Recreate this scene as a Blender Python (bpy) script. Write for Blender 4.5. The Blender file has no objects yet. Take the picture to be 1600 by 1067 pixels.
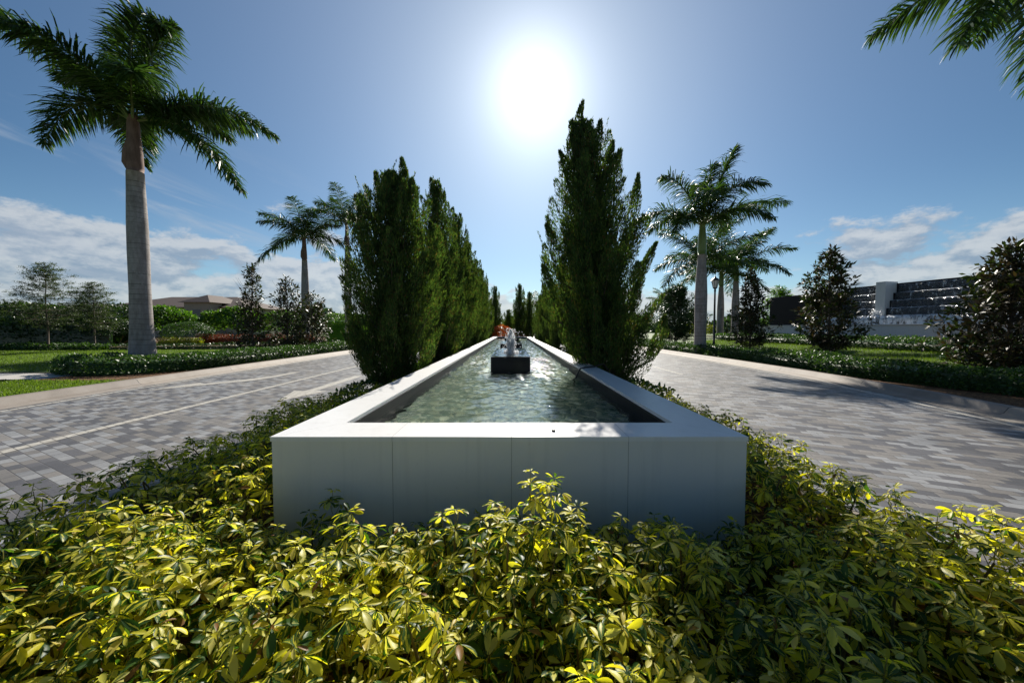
import bpy, math, random
import numpy as np
from mathutils import Vector, Matrix
R = math.radians
C = bpy.context.scene.collection
scene = bpy.context.scene

# ------------------------------------------------------------------ camera
CAM = np.array([0.0, 0.0, 1.5]); PITCH = R(-2.2)
cd = bpy.data.cameras.new('camera'); cd.sensor_width = 36; cd.lens = 12.0
cd.clip_start = 0.05; cd.clip_end = 3000
cam = bpy.data.objects.new('camera', cd); C.objects.link(cam)
cam.location = CAM; cam.rotation_euler = (R(90) + PITCH, 0, 0)
scene.camera = cam
# ------------------------------------------------------------------ sun, sky, exposure
SUN_EL, SUN_AZ = R(34.2), R(3.75)          # azimuth measured from +Y towards +X
SUN = Vector((math.sin(SUN_AZ) * math.cos(SUN_EL), math.cos(SUN_AZ) * math.cos(SUN_EL), math.sin(SUN_EL)))
sl = bpy.data.lights.new('sun', 'SUN'); sl.energy = 5.0; sl.angle = R(0.53); sl.color = (1.0, 0.94, 0.84)
so = bpy.data.objects.new('sun', sl); C.objects.link(so)
so.rotation_euler = SUN.to_track_quat('Z', 'Y').to_euler()
scene.view_settings.view_transform = 'Standard'; scene.view_settings.look = 'None'
scene.view_settings.exposure = 0.72; scene.view_settings.gamma = 1
scene.view_settings.use_curve_mapping = False
scene.cycles.max_bounces = 10; scene.cycles.transparent_max_bounces = 24
scene.cycles.sample_clamp_indirect = 6; scene.cycles.diffuse_bounces = 6

def node(nt, typ, ins=None, **attrs):
    n = nt.nodes.new(typ)
    for k, v in attrs.items(): setattr(n, k, v)
    for k, v in (ins or {}).items():
        s = n.inputs[k]
        if isinstance(v, bpy.types.NodeSocket): nt.links.new(v, s)
        elif isinstance(v, (tuple, list)) and len(v) == 3 and s.type == 'RGBA': s.default_value = (*v, 1)
        else: s.default_value = v
    return n
def M_(nt, op, a, b=None, c=None, clamp=False):
    ins = {0: a}
    if b is not None: ins[1] = b
    if c is not None: ins[2] = c
    return node(nt, 'ShaderNodeMath', ins, operation=op, use_clamp=clamp).outputs[0]
def MIX(nt, f, a, b, blend='MIX'):
    n = node(nt, 'ShaderNodeMix', data_type='RGBA', blend_type=blend)
    for i, v in ((0, f), (6, a), (7, b)):
        if isinstance(v, bpy.types.NodeSocket): nt.links.new(v, n.inputs[i])
        elif isinstance(v, (tuple, list)): n.inputs[i].default_value = (*v, 1)
        else: n.inputs[i].default_value = v
    return n.outputs[2]
def SS(nt, v, lo, hi):                      # smoothstep
    return node(nt, 'ShaderNodeMapRange', {0: v, 1: lo, 2: hi}, interpolation_type='SMOOTHSTEP').outputs[0]
def ramp(nt, f, stops, interp='LINEAR'):
    n = node(nt, 'ShaderNodeValToRGB', {0: f}); n.color_ramp.interpolation = interp
    el = n.color_ramp.elements
    while len(el) < len(stops): el.new(0.5)
    for e, (p, c) in zip(el, stops): e.position = p; e.color = (*c, 1)
    return n.outputs[0]
def noise(nt, vec, scale, detail=3, rough=0.5, dist=0.0):
    ins = {'Scale': scale, 'Detail': detail, 'Roughness': rough, 'Distortion': dist}
    if vec is not None: ins['Vector'] = vec
    return node(nt, 'ShaderNodeTexNoise', ins).outputs[0]

world = bpy.data.worlds.new('World'); scene.world = world; world.use_nodes = True
wt = world.node_tree; wt.nodes.clear()
sky = node(wt, 'ShaderNodeTexSky', sky_type='NISHITA', sun_disc=False, sun_elevation=SUN_EL,
           sun_rotation=SUN_AZ, altitude=0, air_density=1.0, dust_density=0.35, ozone_density=2.2)
tc = node(wt, 'ShaderNodeTexCoord').outputs['Generated']
sp = node(wt, 'ShaderNodeSeparateXYZ', {0: tc})
X, Y, Z = sp.outputs
elv = M_(wt, 'ARCSINE', Z); az = M_(wt, 'ARCTAN2', X, Y)
dt = node(wt, 'ShaderNodeVectorMath', {0: tc, 1: tuple(SUN)}, operation='DOT_PRODUCT').outputs['Value']
gam = M_(wt, 'ARCCOSINE', M_(wt, 'MINIMUM', dt, 1.0))
# aureole of thin high haze around the sun
core = M_(wt, 'EXPONENT', M_(wt, 'MULTIPLY', M_(wt, 'POWER', M_(wt, 'DIVIDE', gam, 0.105), 2.0), -1.0))
wide = M_(wt, 'EXPONENT', M_(wt, 'DIVIDE', gam, -0.31))
aur = M_(wt, 'ADD', M_(wt, 'MULTIPLY', core, 5.0), M_(wt, 'MULTIPLY', wide, 4.7))
aurc = node(wt, 'ShaderNodeVectorMath', {0: (0.98, 0.98, 1.0), 'Scale': aur}, operation='SCALE').outputs[0]
skyc = MIX(wt, 1.0, sky.outputs[0], (0.76, 0.95, 1.03), 'MULTIPLY')
deep = ramp(wt, M_(wt, 'DIVIDE', gam, 2.0), [(0.0, (1, 1, 1)), (0.18, (1, 1, 1)), (0.6, (0.50, 0.66, 0.75)), (1.0, (0.46, 0.62, 0.72))])
skyc = MIX(wt, SS(wt, elv, 0.04, 0.35), skyc, MIX(wt, 1.0, skyc, deep, 'MULTIPLY'))
base = MIX(wt, 1.0, skyc, aurc, 'ADD')
# clouds: a low bank of cumulus along the horizon, and thin cirrus
cv = node(wt, 'ShaderNodeCombineXYZ', {0: M_(wt, 'MULTIPLY', az, 4.6), 1: M_(wt, 'MULTIPLY', elv, 8.5), 2: 1.7}).outputs[0]
n1 = noise(wt, cv, 1.5, 10, 0.6, 0.1)
hl = SS(wt, az, -0.25, -0.55); hr = SS(wt, az, 0.45, 0.95)
top = M_(wt, 'ADD', 0.115, M_(wt, 'ADD', M_(wt, 'MULTIPLY', hl, 0.10), M_(wt, 'MULTIPLY', hr, 0.085)))
fall = M_(wt, 'SUBTRACT', 1.0, M_(wt, 'DIVIDE', elv, top))
dens = M_(wt, 'ADD', M_(wt, 'SUBTRACT', n1, 0.5), M_(wt, 'MULTIPLY', fall, 0.42))
cm = M_(wt, 'MULTIPLY', SS(wt, dens, 0.0, 0.11), SS(wt, elv, -0.02, 0.02))
cv2 = node(wt, 'ShaderNodeVectorMath', {0: cv, 1: (0.0, 0.13, 0.0)}, operation='ADD').outputs[0]
n2 = noise(wt, cv2, 1.5, 10, 0.6, 0.1)
lit = SS(wt, M_(wt, 'SUBTRACT', n1, n2), -0.10, 0.09)
ccol = MIX(wt, lit, (3.0, 3.9, 5.2), (7.2, 7.5, 7.8))
near = SS(wt, gam, 1.0, 0.35)
ccol = MIX(wt, M_(wt, 'MULTIPLY', near, 0.6), ccol, (8.5, 8.6, 8.8))
cloud = MIX(wt, M_(wt, 'MULTIPLY', cm, 0.80), base, ccol)
civ = node(wt, 'ShaderNodeCombineXYZ', {0: M_(wt, 'MULTIPLY', az, 2.0), 1: M_(wt, 'ADD', M_(wt, 'MULTIPLY', elv, 11.0), M_(wt, 'MULTIPLY', az, 2.2)), 2: 4.0}).outputs[0]
n3 = noise(wt, civ, 1.6, 8, 0.6, 0.5)
cim = M_(wt, 'MULTIPLY', SS(wt, n3, 0.47, 0.74), M_(wt, 'MULTIPLY', SS(wt, elv, 0.42, 0.25), SS(wt, az, -0.45, -0.75)))
cloud = MIX(wt, M_(wt, 'MULTIPLY', cim, 0.6), cloud, (5.5, 6.2, 7.2))
bg = node(wt, 'ShaderNodeBackground', {'Color': cloud, 'Strength': 0.052})
wo = node(wt, 'ShaderNodeOutputWorld', {'Surface': bg.outputs[0]})

# ------------------------------------------------------------------ helpers
def PX(px, py, Yd):
    """the point at depth Yd that the photograph shows at pixel (px, py): used to measure places off the photo"""
    u, v = (px - 800) / 533.33, -(py - 533.5) / 533.33
    d = np.array([u, math.cos(PITCH) - v * math.sin(PITCH), math.sin(PITCH) + v * math.cos(PITCH)])
    return CAM + d * (Yd / d[1])
def rng(s): return np.random.default_rng(s)
def unit(a): return a / np.maximum(np.linalg.norm(a, axis=-1, keepdims=True), 1e-9)

def link(name, me, mats=(), parent=None):
    o = bpy.data.objects.new(name, me); C.objects.link(o)
    for m in (mats if isinstance(mats, (list, tuple)) else [mats]): me.materials.append(m)
    if parent is not None: o.parent = parent
    return o
def mesh_np(name, V, F, uv=None, smooth=False, midx=None):
    V = np.asarray(V, np.float32).reshape(-1, 3); F = np.asarray(F, np.int32); k = F.shape[1]
    me = bpy.data.meshes.new(name)
    me.vertices.add(len(V)); me.vertices.foreach_set('co', V.ravel())
    me.loops.add(F.size); me.loops.foreach_set('vertex_index', F.ravel())
    me.polygons.add(len(F)); me.polygons.foreach_set('loop_start', np.arange(0, F.size, k, dtype=np.int32))
    me.polygons.foreach_set('loop_total', np.full(len(F), k, np.int32))
    if smooth: me.polygons.foreach_set('use_smooth', np.ones(len(F), bool))
    if midx is not None: me.polygons.foreach_set('material_index', np.asarray(midx, np.int32))
    if uv is not None:
        l = me.uv_layers.new(name='UVMap'); l.data.foreach_set('uv', np.asarray(uv, np.float32)[F.ravel()].ravel())
    me.update(calc_edges=True); me.validate()
    return me
def grid_faces(n, ns, nc):
    """n strips of ns stations x nc columns -> quads"""
    i, j = np.meshgrid(np.arange(ns - 1), np.arange(nc - 1), indexing='ij')
    a = (i * nc + j).ravel()
    q = np.stack([a, a + 1, a + nc + 1, a + nc], 1)
    return (q[None] + (np.arange(n) * ns * nc)[:, None, None]).reshape(-1, 4)

class MB:
    """gathers plain shapes into ONE mesh object"""
    def __init__(s): s.v = []; s.f = []; s.m = []; s.uv = {}
    def add(s, vs, fs, mi=0):
        o = len(s.v); s.v += [tuple(p) for p in vs]; s.f += [tuple(i + o for i in f) for f in fs]; s.m += [mi] * len(fs)
        return s
    def box(s, x0, x1, y0, y1, z0, z1, mi=0):
        return s.add([(x0,y0,z0),(x1,y0,z0),(x1,y1,z0),(x0,y1,z0),(x0,y0,z1),(x1,y0,z1),(x1,y1,z1),(x0,y1,z1)],
                     [(3,2,1,0),(4,5,6,7),(0,1,5,4),(1,2,6,5),(2,3,7,6),(3,0,4,7)], mi)
    def tube(s, path, rad, n=8, mi=0, cap=True):
        path = [Vector(p) for p in path]; o = []; vs = []; fs = []
        up = Vector((0.13, 0.21, 1)) if abs((path[-1] - path[0]).normalized().z) < 0.9 else Vector((1, 0.2, 0))
        for i, p in enumerate(path):
            t = (path[min(i + 1, len(path) - 1)] - path[max(i - 1, 0)]).normalized()
            a = t.cross(up).normalized(); b = t.cross(a).normalized()
            r = rad[i] if hasattr(rad, '__len__') else rad
            for k in range(n):
                w = 2 * math.pi * k / n; vs.append(p + a * (r * math.cos(w)) + b * (r * math.sin(w)))
        for i in range(len(path) - 1):
            for k in range(n):
                k2 = (k + 1) % n; fs.append((i * n + k, i * n + k2, (i + 1) * n + k2, (i + 1) * n + k))
        if cap: fs += [tuple(range(n)), tuple(range(len(vs) - 1, len(vs) - n - 1, -1))]
        return s.add(vs, fs, mi)
    def lathe(s, prof, c=(0,0,0), n=16, mi=0):
        return s.tube([(c[0], c[1], c[2] + z) for r, z in prof], [r for r, z in prof], n, mi)
    def build(s, name, mats, parent=None, smooth=False, bevel=0):
        me = bpy.data.meshes.new(name); me.from_pydata(s.v, [], s.f)
        me.polygons.foreach_set('material_index', s.m)
        if smooth: me.polygons.foreach_set('use_smooth', [True] * len(s.f))
        me.update(); o = link(name, me, mats, parent)
        if bevel:
            b = o.modifiers.new('bevel', 'BEVEL'); b.width = bevel; b.segments = 2; b.limit_method = 'ANGLE'
        return o
def tag(o, label, cat, group=None, kind=None):
    if label: o['label'] = label
    if cat: o['category'] = cat
    if group: o['group'] = group
    if kind: o['kind'] = kind
    return o
def thing(name, loc, label, cat, group=None):
    o = bpy.data.objects.new(name, None); C.objects.link(o); o.location = loc; o.empty_display_size = .2
    return tag(o, label, cat, group)
def copy_thing(src, loc, rz, sc, label):
    r = src.copy(); C.objects.link(r); r.location = loc; r.rotation_euler = (0, 0, rz); r.scale = (sc, sc, sc) if not hasattr(sc, '__len__') else sc
    r['label'] = label
    for ch in list(src.children):
        c = ch.copy(); C.objects.link(c); c.parent = r
        for g in ch.children:
            d = g.copy(); C.objects.link(d); d.parent = c
    return r
def structure(o): o['kind'] = 'structure'; return o

# ------------------------------------------------------------------ materials
def material(name):
    m = bpy.data.materials.new(name); m.use_nodes = True; nt = m.node_tree; nt.nodes.clear()
    return m, nt
def finish(nt, sh, disp=None):
    o = node(nt, 'ShaderNodeOutputMaterial', {'Surface': sh})
    return o
def bump(nt, h, strength=0.3, dist=0.02):
    return node(nt, 'ShaderNodeBump', {'Height': h, 'Strength': strength, 'Distance': dist}).outputs[0]
def principled(nt, col, rough=0.6, spec=0.5, normal=None, metal=0.0):
    ins = {'Base Color': col, 'Roughness': rough, 'Specular IOR Level': spec, 'Metallic': metal}
    if normal is not None: ins['Normal'] = normal
    return node(nt, 'ShaderNodeBsdfPrincipled', ins).outputs[0]
def rand_island(nt): return node(nt, 'ShaderNodeNewGeometry').outputs['Random Per Island']
def leaf_material(name, stops, trans=0.4, rough=0.45, spec=0.4, tcol=None, back=None, clump=0):
    """leaf: gloss on top, light through the blade; every leaf its own shade"""
    m, nt = material(name)
    r = rand_island(nt); col = ramp(nt, r, stops)
    if clump: col = MIX(nt, 1.0, col, ramp(nt, noise(nt, objvec(nt), clump, 2), [(0.36, (0.55,0.58,0.6)), (0.64, (1.55,1.4,1.15))]), 'MULTIPLY')
    if back is not None:
        g = node(nt, 'ShaderNodeNewGeometry').outputs['Backfacing']; col = MIX(nt, g, col, back)
    p = principled(nt, col, rough, spec)
    tc_ = MIX(nt, 1.0, col, tcol or (1.25, 1.35, 0.55), 'MULTIPLY')
    t = node(nt, 'ShaderNodeBsdfTranslucent', {'Color': tc_}).outputs[0]
    finish(nt, node(nt, 'ShaderNodeMixShader', {0: trans, 1: p, 2: t}).outputs[0])
    return m
def objvec(nt, scale=(1,1,1), rot=0.0):
    return node(nt, 'ShaderNodeMapping', {'Vector': node(nt, 'ShaderNodeTexCoord').outputs['Object'], 'Scale': scale, 'Rotation': (0, 0, rot)}).outputs[0]
def simple(name, col, rough=0.6, spec=0.5, var=0.15, scale=6.0, bmp=0.0, bscale=40.0, metal=0.0):
    m, nt = material(name); v = objvec(nt)
    n = noise(nt, v, scale, 5, 0.6)
    c = MIX(nt, n, tuple(x * (1 - var) for x in col), tuple(min(1, x * (1 + var)) for x in col))
    nm = bump(nt, noise(nt, v, bscale, 4, 0.6), bmp, 0.01) if bmp else None
    finish(nt, principled(nt, c, rough, spec, nm, metal)); return m

def paver_material():
    m, nt = material('concrete_pavers')
    v = objvec(nt, rot=R(25))
    b = node(nt, 'ShaderNodeTexBrick', {'Vector': v, 'Color1': (0,0,0), 'Color2': (1,1,1), 'Mortar': (0.5,0.5,0.5), 'Scale': 1.0,
             'Mortar Size': 0.0045, 'Mortar Smooth': 0.3, 'Brick Width': 0.19, 'Row Height': 0.107, 'Bias': 0.0}, offset=0.5)
    sep = node(nt, 'ShaderNodeSeparateColor', {0: b.outputs[0]}).outputs[0]
    col = ramp(nt, sep, [(0.0, (0.076,0.075,0.080)), (0.16, (0.096,0.094,0.099)), (0.34, (0.160,0.150,0.138)), (0.52, (0.188,0.176,0.162)),
                         (0.68, (0.205,0.21,0.216)), (0.86, (0.25,0.255,0.26))], 'CONSTANT')
    st = noise(nt, v, 1.3, 6, 0.65); fine = noise(nt, v, 60, 4, 0.7)
    col = MIX(nt, 1.0, col, ramp(nt, st, [(0.3, (0.78,0.77,0.76)), (0.7, (1.12,1.1,1.08))]), 'MULTIPLY')
    col = MIX(nt, 1.0, col, ramp(nt, fine, [(0.3, (0.85,0.85,0.85)), (0.7, (1.12,1.12,1.12))]), 'MULTIPLY')
    tr_ = noise(nt, objvec(nt, (1.5, .05, 1)), 1.0, 5, 0.6); oil = noise(nt, objvec(nt), 0.9, 5, 0.55)
    col = MIX(nt, M_(nt, 'MULTIPLY', SS(nt, tr_, 0.5, 0.68), 0.28), col, (0.06,0.058,0.056))      # tyre wear along the lanes
    col = MIX(nt, M_(nt, 'MULTIPLY', SS(nt, oil, 0.62, 0.75), 0.35), col, (0.05,0.047,0.045))
    col = MIX(nt, b.outputs[1], col, (0.055,0.05,0.047))
    h = M_(nt, 'ADD', M_(nt, 'MULTIPLY', M_(nt, 'SUBTRACT', 1.0, b.outputs[1]), 1.0), M_(nt, 'MULTIPLY', fine, 0.35))
    finish(nt, principled(nt, col, 0.52, 0.5, bump(nt, h, 0.5, 0.006))); return m
def kerb_material():
    m, nt = material('kerb_concrete'); v = objvec(nt)
    uv = node(nt, 'ShaderNodeTexCoord').outputs['UV']; su = node(nt, 'ShaderNodeSeparateXYZ', {0: uv}).outputs[0]
    fr = M_(nt, 'FRACT', M_(nt, 'DIVIDE', su, 3.0)); j = M_(nt, 'LESS_THAN', fr, 0.006)
    n = noise(nt, v, 2.0, 6, 0.65); f = noise(nt, v, 80, 3, 0.6)
    c = ramp(nt, n, [(0.25, (0.17,0.145,0.12)), (0.5, (0.25,0.215,0.18)), (0.75, (0.30,0.27,0.235))])
    seg = node(nt, 'ShaderNodeTexWhiteNoise', {'W': M_(nt, 'FLOOR', M_(nt, 'DIVIDE', su, 3.0))}, noise_dimensions='1D').outputs[0]
    c = MIX(nt, 1.0, c, ramp(nt, seg, [(0, (0.8,0.79,0.8)), (1, (1.1,1.07,1.03))]), 'MULTIPLY')
    c = MIX(nt, j, c, (0.05,0.045,0.04))
    finish(nt, principled(nt, c, 0.7, 0.4, bump(nt, f, 0.3, 0.004))); return m
def paint_material():
    m, nt = material('road_paint'); v = objvec(nt, rot=R(25))
    b = node(nt, 'ShaderNodeTexBrick', {'Vector': v, 'Scale': 1.0, 'Mortar Size': 0.006, 'Brick Width': 0.19, 'Row Height': 0.107}, offset=0.5)
    w = noise(nt, v, 9.0, 6, 0.7)
    c = MIX(nt, SS(nt, w, 0.35, 0.7), (0.34,0.32,0.28), (0.47,0.45,0.40))
    c = MIX(nt, b.outputs[1], c, (0.15,0.14,0.125))
    finish(nt, principled(nt, c, 0.6, 0.4)); return m
def lawn_material():
    m, nt = material('lawn_grass'); v = objvec(nt)
    a = noise(nt, v, 0.7, 6, 0.65); b = noise(nt, v, 45, 4, 0.75)
    c = MIX(nt, a, (0.075,0.125,0.018), (0.13,0.19,0.03))
    c = MIX(nt, SS(nt, b, 0.3, 0.75), MIX(nt, 1.0, c, (0.5,0.5,0.5), 'MULTIPLY'), c)
    p = principled(nt, c, 0.7, 0.25, bump(nt, b, 0.8, 0.03))
    finish(nt, p); return m
def mulch_material():
    m, nt = material('bark_mulch'); v = objvec(nt)
    a = node(nt, 'ShaderNodeTexVoronoi', {'Vector': node(nt, 'ShaderNodeMapping', {'Vector': v, 'Scale': (1, 2.4, 1)}).outputs[0], 'Scale': 22.0})
    c = ramp(nt, node(nt, 'ShaderNodeSeparateColor', {0: a.outputs['Color']}).outputs[0], [(0, (0.035,0.018,0.009)), (0.5, (0.10,0.05,0.022)), (1, (0.23,0.13,0.06))])
    finish(nt, principled(nt, c, 0.85, 0.2, bump(nt, a.outputs[0], 0.8, 0.03))); return m
def marble_material(name, base=(0.74,0.735,0.72)):
    m, nt = material(name); v = objvec(nt)
    n = noise(nt, v, 2.2, 7, 0.6, 0.6)
    c = MIX(nt, n, tuple(x * 0.95 for x in base), tuple(min(0.85, x * 1.04) for x in base))
    s = noise(nt, node(nt, 'ShaderNodeMapping', {'Vector': v, 'Scale': (9, 9, 0.55)}).outputs[0], 1.5, 5, 0.65)
    c = MIX(nt, M_(nt, 'MULTIPLY', SS(nt, s, 0.50, 0.74), 0.26), c, (0.50,0.49,0.46))       # run-off stains down the wall
    d = noise(nt, v, 34, 3, 0.6); c = MIX(nt, M_(nt, 'MULTIPLY', SS(nt, d, 0.68, 0.78), 0.25), c, (0.42,0.38,0.30))
    finish(nt, principled(nt, c, 0.32, 0.45, bump(nt, noise(nt, v, 90, 3, 0.6), 0.05, 0.003))); return m
def tile_material(name, c0, c1, grout, w, h, rough=0.15, swap=False, spec=0.5):
    m, nt = material(name)
    t = node(nt, 'ShaderNodeTexCoord').outputs['Object']; s = node(nt, 'ShaderNodeSeparateXYZ', {0: t}).outputs
    v = node(nt, 'ShaderNodeCombineXYZ', {0: M_(nt, 'ADD', s[0], s[1]), 1: s[2]}).outputs[0]
    if swap: v = t
    b = node(nt, 'ShaderNodeTexBrick', {'Vector': v, 'Color1': c0, 'Color2': c1, 'Mortar': grout, 'Scale': 1.0, 'Mortar Size': 0.002,
             'Brick Width': w, 'Row Height': h}, offset=0.0)
    col = MIX(nt, 1.0, b.outputs[0], ramp(nt, noise(nt, t, 1.1, 5, 0.6), [(0.3, (0.75,0.78,0.75)), (0.7, (1.15,1.12,1.1))]), 'MULTIPLY')
    finish(nt, principled(nt, col, rough, spec)); return m
def pebble_caustic_material():
    m, nt = material('pool_floor_pebbles_painted_caustics'); t = node(nt, 'ShaderNodeTexCoord').outputs['Object']
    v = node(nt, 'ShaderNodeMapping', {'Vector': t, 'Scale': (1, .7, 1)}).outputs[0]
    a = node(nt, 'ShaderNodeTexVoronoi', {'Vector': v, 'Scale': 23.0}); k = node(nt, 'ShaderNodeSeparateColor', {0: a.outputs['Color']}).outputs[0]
    c = ramp(nt, k, [(0, (0.12,0.16,0.14)), (0.35, (0.21,0.27,0.22)), (0.6, (0.37,0.41,0.33)), (0.8, (0.55,0.54,0.38)), (1.0, (0.78,0.76,0.62))])  # pebble contrast painted high, bright cells stand in for caustic light flecks
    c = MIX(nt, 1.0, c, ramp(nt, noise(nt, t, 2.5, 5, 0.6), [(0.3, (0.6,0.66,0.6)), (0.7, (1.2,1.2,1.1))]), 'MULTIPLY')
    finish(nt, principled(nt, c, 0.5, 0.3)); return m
def water_material():
    m, nt = material('pool_water'); v = objvec(nt)
    v1 = node(nt, 'ShaderNodeMapping', {'Vector': v, 'Scale': (0.65, 1.0, 1)}).outputs[0]
    a = noise(nt, v1, 3.2, 3, 0.5, 0.9); b = noise(nt, v1, 9.0, 3, 0.55, 1.0); c = noise(nt, v1, 26, 2, 0.5, 0.4)
    wy = node(nt, 'ShaderNodeSeparateXYZ', {0: v}).outputs[1]
    stir = M_(nt, 'ADD', 0.05, M_(nt, 'MULTIPLY', SS(nt, wy, 2.6, 5.2), 0.40))          # the jets stir the water round the plinths
    h = M_(nt, 'ADD', M_(nt, 'MULTIPLY', a, 1.0), M_(nt, 'ADD', M_(nt, 'MULTIPLY', b, 0.5), M_(nt, 'MULTIPLY', c, stir)))
    nm = bump(nt, h, 1.0, 0.012)
    fr = node(nt, 'ShaderNodeFresnel', {'IOR': 1.33, 'Normal': nm}).outputs[0]
    gl = node(nt, 'ShaderNodeBsdfGlossy', {'Color': (1,1,1), 'Roughness': 0.02, 'Normal': nm}).outputs[0]
    rf = node(nt, 'ShaderNodeBsdfRefraction', {'Color': (0.93,1.0,0.985), 'Roughness': 0.0, 'IOR': 1.33, 'Normal': nm}).outputs[0]
    finish(nt, node(nt, 'ShaderNodeMixShader', {0: fr, 1: rf, 2: gl}).outputs[0]); return m
def foam_material(name, alpha=0.75):
    m, nt = material(name); v = objvec(nt)
    p = principled(nt, (0.88,0.9,0.92), 0.3, 0.5, bump(nt, noise(nt, v, 45, 4, 0.7), 0.8, 0.02))
    t = node(nt, 'ShaderNodeBsdfTranslucent', {'Color': (0.97,0.98,0.99)}).outputs[0]
    s = node(nt, 'ShaderNodeMixShader', {0: 0.62, 1: p, 2: t}).outputs[0]
    tr = node(nt, 'ShaderNodeBsdfTransparent').outputs[0]
    finish(nt, node(nt, 'ShaderNodeMixShader', {0: alpha, 1: tr, 2: s}).outputs[0]); return m
def cascade_material(name, lo, hi, amt):
    """a thin sheet of falling water: clear film with white broken streaks"""
    m, nt = material(name); t = node(nt, 'ShaderNodeTexCoord').outputs['Object']
    v = node(nt, 'ShaderNodeMapping', {'Vector': t, 'Scale': (2.2, 2.2, 0.8)}).outputs[0]
    n = noise(nt, v, 2.4, 7, 0.72, 0.4); f = M_(nt, 'MULTIPLY', SS(nt, n, lo, hi), amt)
    w = principled(nt, (0.75,0.78,0.82), 0.25, 0.6)
    g = node(nt, 'ShaderNodeBsdfGlossy', {'Roughness': 0.12, 'Normal': bump(nt, n, 1.0, 0.2)}).outputs[0]
    tr = node(nt, 'ShaderNodeBsdfTransparent').outputs[0]
    film = node(nt, 'ShaderNodeMixShader', {0: 0.12, 1: tr, 2: g}).outputs[0]
    finish(nt, node(nt, 'ShaderNodeMixShader', {0: f, 1: film, 2: w}).outputs[0]); return m
def bark_material(name, c0, c1, ring=0.0):
    m, nt = material(name); v = objvec(nt)
    n = noise(nt, node(nt, 'ShaderNodeMapping', {'Vector': v, 'Scale': (3, 3, 0.9)}).outputs[0], 2.0, 7, 0.7)
    c = MIX(nt, SS(nt, n, 0.25, 0.75), c0, c1); h = n
    if ring:
        z = node(nt, 'ShaderNodeSeparateXYZ', {0: v}).outputs[2]
        zz = M_(nt, 'ADD', z, M_(nt, 'MULTIPLY', noise(nt, v, 0.8, 2), 0.12))
        fr = M_(nt, 'FRACT', M_(nt, 'MULTIPLY', zz, ring))
        rd = M_(nt, 'LESS_THAN', fr, 0.13)
        wn = node(nt, 'ShaderNodeTexWhiteNoise', {'W': M_(nt, 'FLOOR', M_(nt, 'MULTIPLY', zz, ring))}, noise_dimensions='1D').outputs[0]
        c = MIX(nt, M_(nt, 'MULTIPLY', rd, M_(nt, 'MULTIPLY', wn, 0.8)), c, tuple(x * 0.45 for x in c0))
        bands = noise(nt, node(nt, 'ShaderNodeCombineXYZ', {2: z}).outputs[0], 1.4, 4, 0.7)
        c = MIX(nt, M_(nt, 'MULTIPLY', SS(nt, bands, 0.5, 0.7), 0.45), c, tuple(x * 0.6 for x in c0))
        lich = noise(nt, v, 7, 4, 0.6); c = MIX(nt, M_(nt, 'MULTIPLY', SS(nt, lich, 0.58, 0.7), 0.4), c, (0.46,0.45,0.43))
        h = M_(nt, 'ADD', n, M_(nt, 'MULTIPLY', rd, -0.6))
    finish(nt, principled(nt, c, 0.8, 0.25, bump(nt, h, 0.5, 0.02))); return m
def variegated_material():
    m, nt = material('variegated_leaf')
    uv = node(nt, 'ShaderNodeTexCoord').outputs['UV']; s = node(nt, 'ShaderNodeSeparateXYZ', {0: uv}).outputs
    r = rand_island(nt)
    off = node(nt, 'ShaderNodeCombineXYZ', {0: M_(nt, 'MULTIPLY', s[0], 1.6), 1: M_(nt, 'MULTIPLY', s[1], 1.4), 2: M_(nt, 'MULTIPLY', r, 97.0)}).outputs[0]
    n = noise(nt, off, 1.7, 3, 0.55)
    au = M_(nt, 'ABSOLUTE', s[0])                                    # 0 at the midrib, 1 at the edge
    r2 = node(nt, 'ShaderNodeTexWhiteNoise', {'W': M_(nt, 'MULTIPLY', r, 731.0)}, noise_dimensions='1D').outputs[0]
    # how far the yellow reaches from the midrib: differs from leaflet to leaflet, ragged edge
    patch = noise(nt, objvec(nt), 1.9, 3, 0.6)                        # some shoots have reverted to green
    reach = M_(nt, 'ADD', M_(nt, 'ADD', M_(nt, 'MULTIPLY', r2, 1.9), -0.25), M_(nt, 'MULTIPLY', M_(nt, 'SUBTRACT', patch, 0.5), 2.6))
    mk = SS(nt, M_(nt, 'SUBTRACT', M_(nt, 'ADD', reach, M_(nt, 'MULTIPLY', M_(nt, 'SUBTRACT', n, 0.5), 2.2)), au), -0.05, 0.12)
    yel = ramp(nt, r, [(0, (0.66,0.60,0.035)), (0.45, (0.71,0.66,0.08)), (0.8, (0.74,0.71,0.26)), (0.97, (0.62,0.46,0.04)), (0.985, (0.26,0.13,0.04))])
    grn = ramp(nt, M_(nt, 'FRACT', M_(nt, 'MULTIPLY', r, 7.0)), [(0, (0.028,0.075,0.016)), (0.6, (0.05,0.12,0.022)), (1, (0.09,0.17,0.03))])
    col = MIX(nt, mk, grn, yel)
    spots = noise(nt, uv, 14, 2); col = MIX(nt, M_(nt, 'MULTIPLY', SS(nt, spots, 0.7, 0.78), 0.3), col, (0.20,0.12,0.03))
    rib = M_(nt, 'LESS_THAN', au, 0.05)
    p = principled(nt, col, 0.4, 0.35, bump(nt, M_(nt, 'ADD', rib, M_(nt, 'MULTIPLY', n, 0.5)), 0.25, 0.004))
    t = node(nt, 'ShaderNodeBsdfTranslucent', {'Color': MIX(nt, 1.0, col, (1.15,1.18,0.36), 'MULTIPLY')}).outputs[0]
    finish(nt, node(nt, 'ShaderNodeMixShader', {0: 0.58, 1: p, 2: t}).outputs[0]); return m

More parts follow.
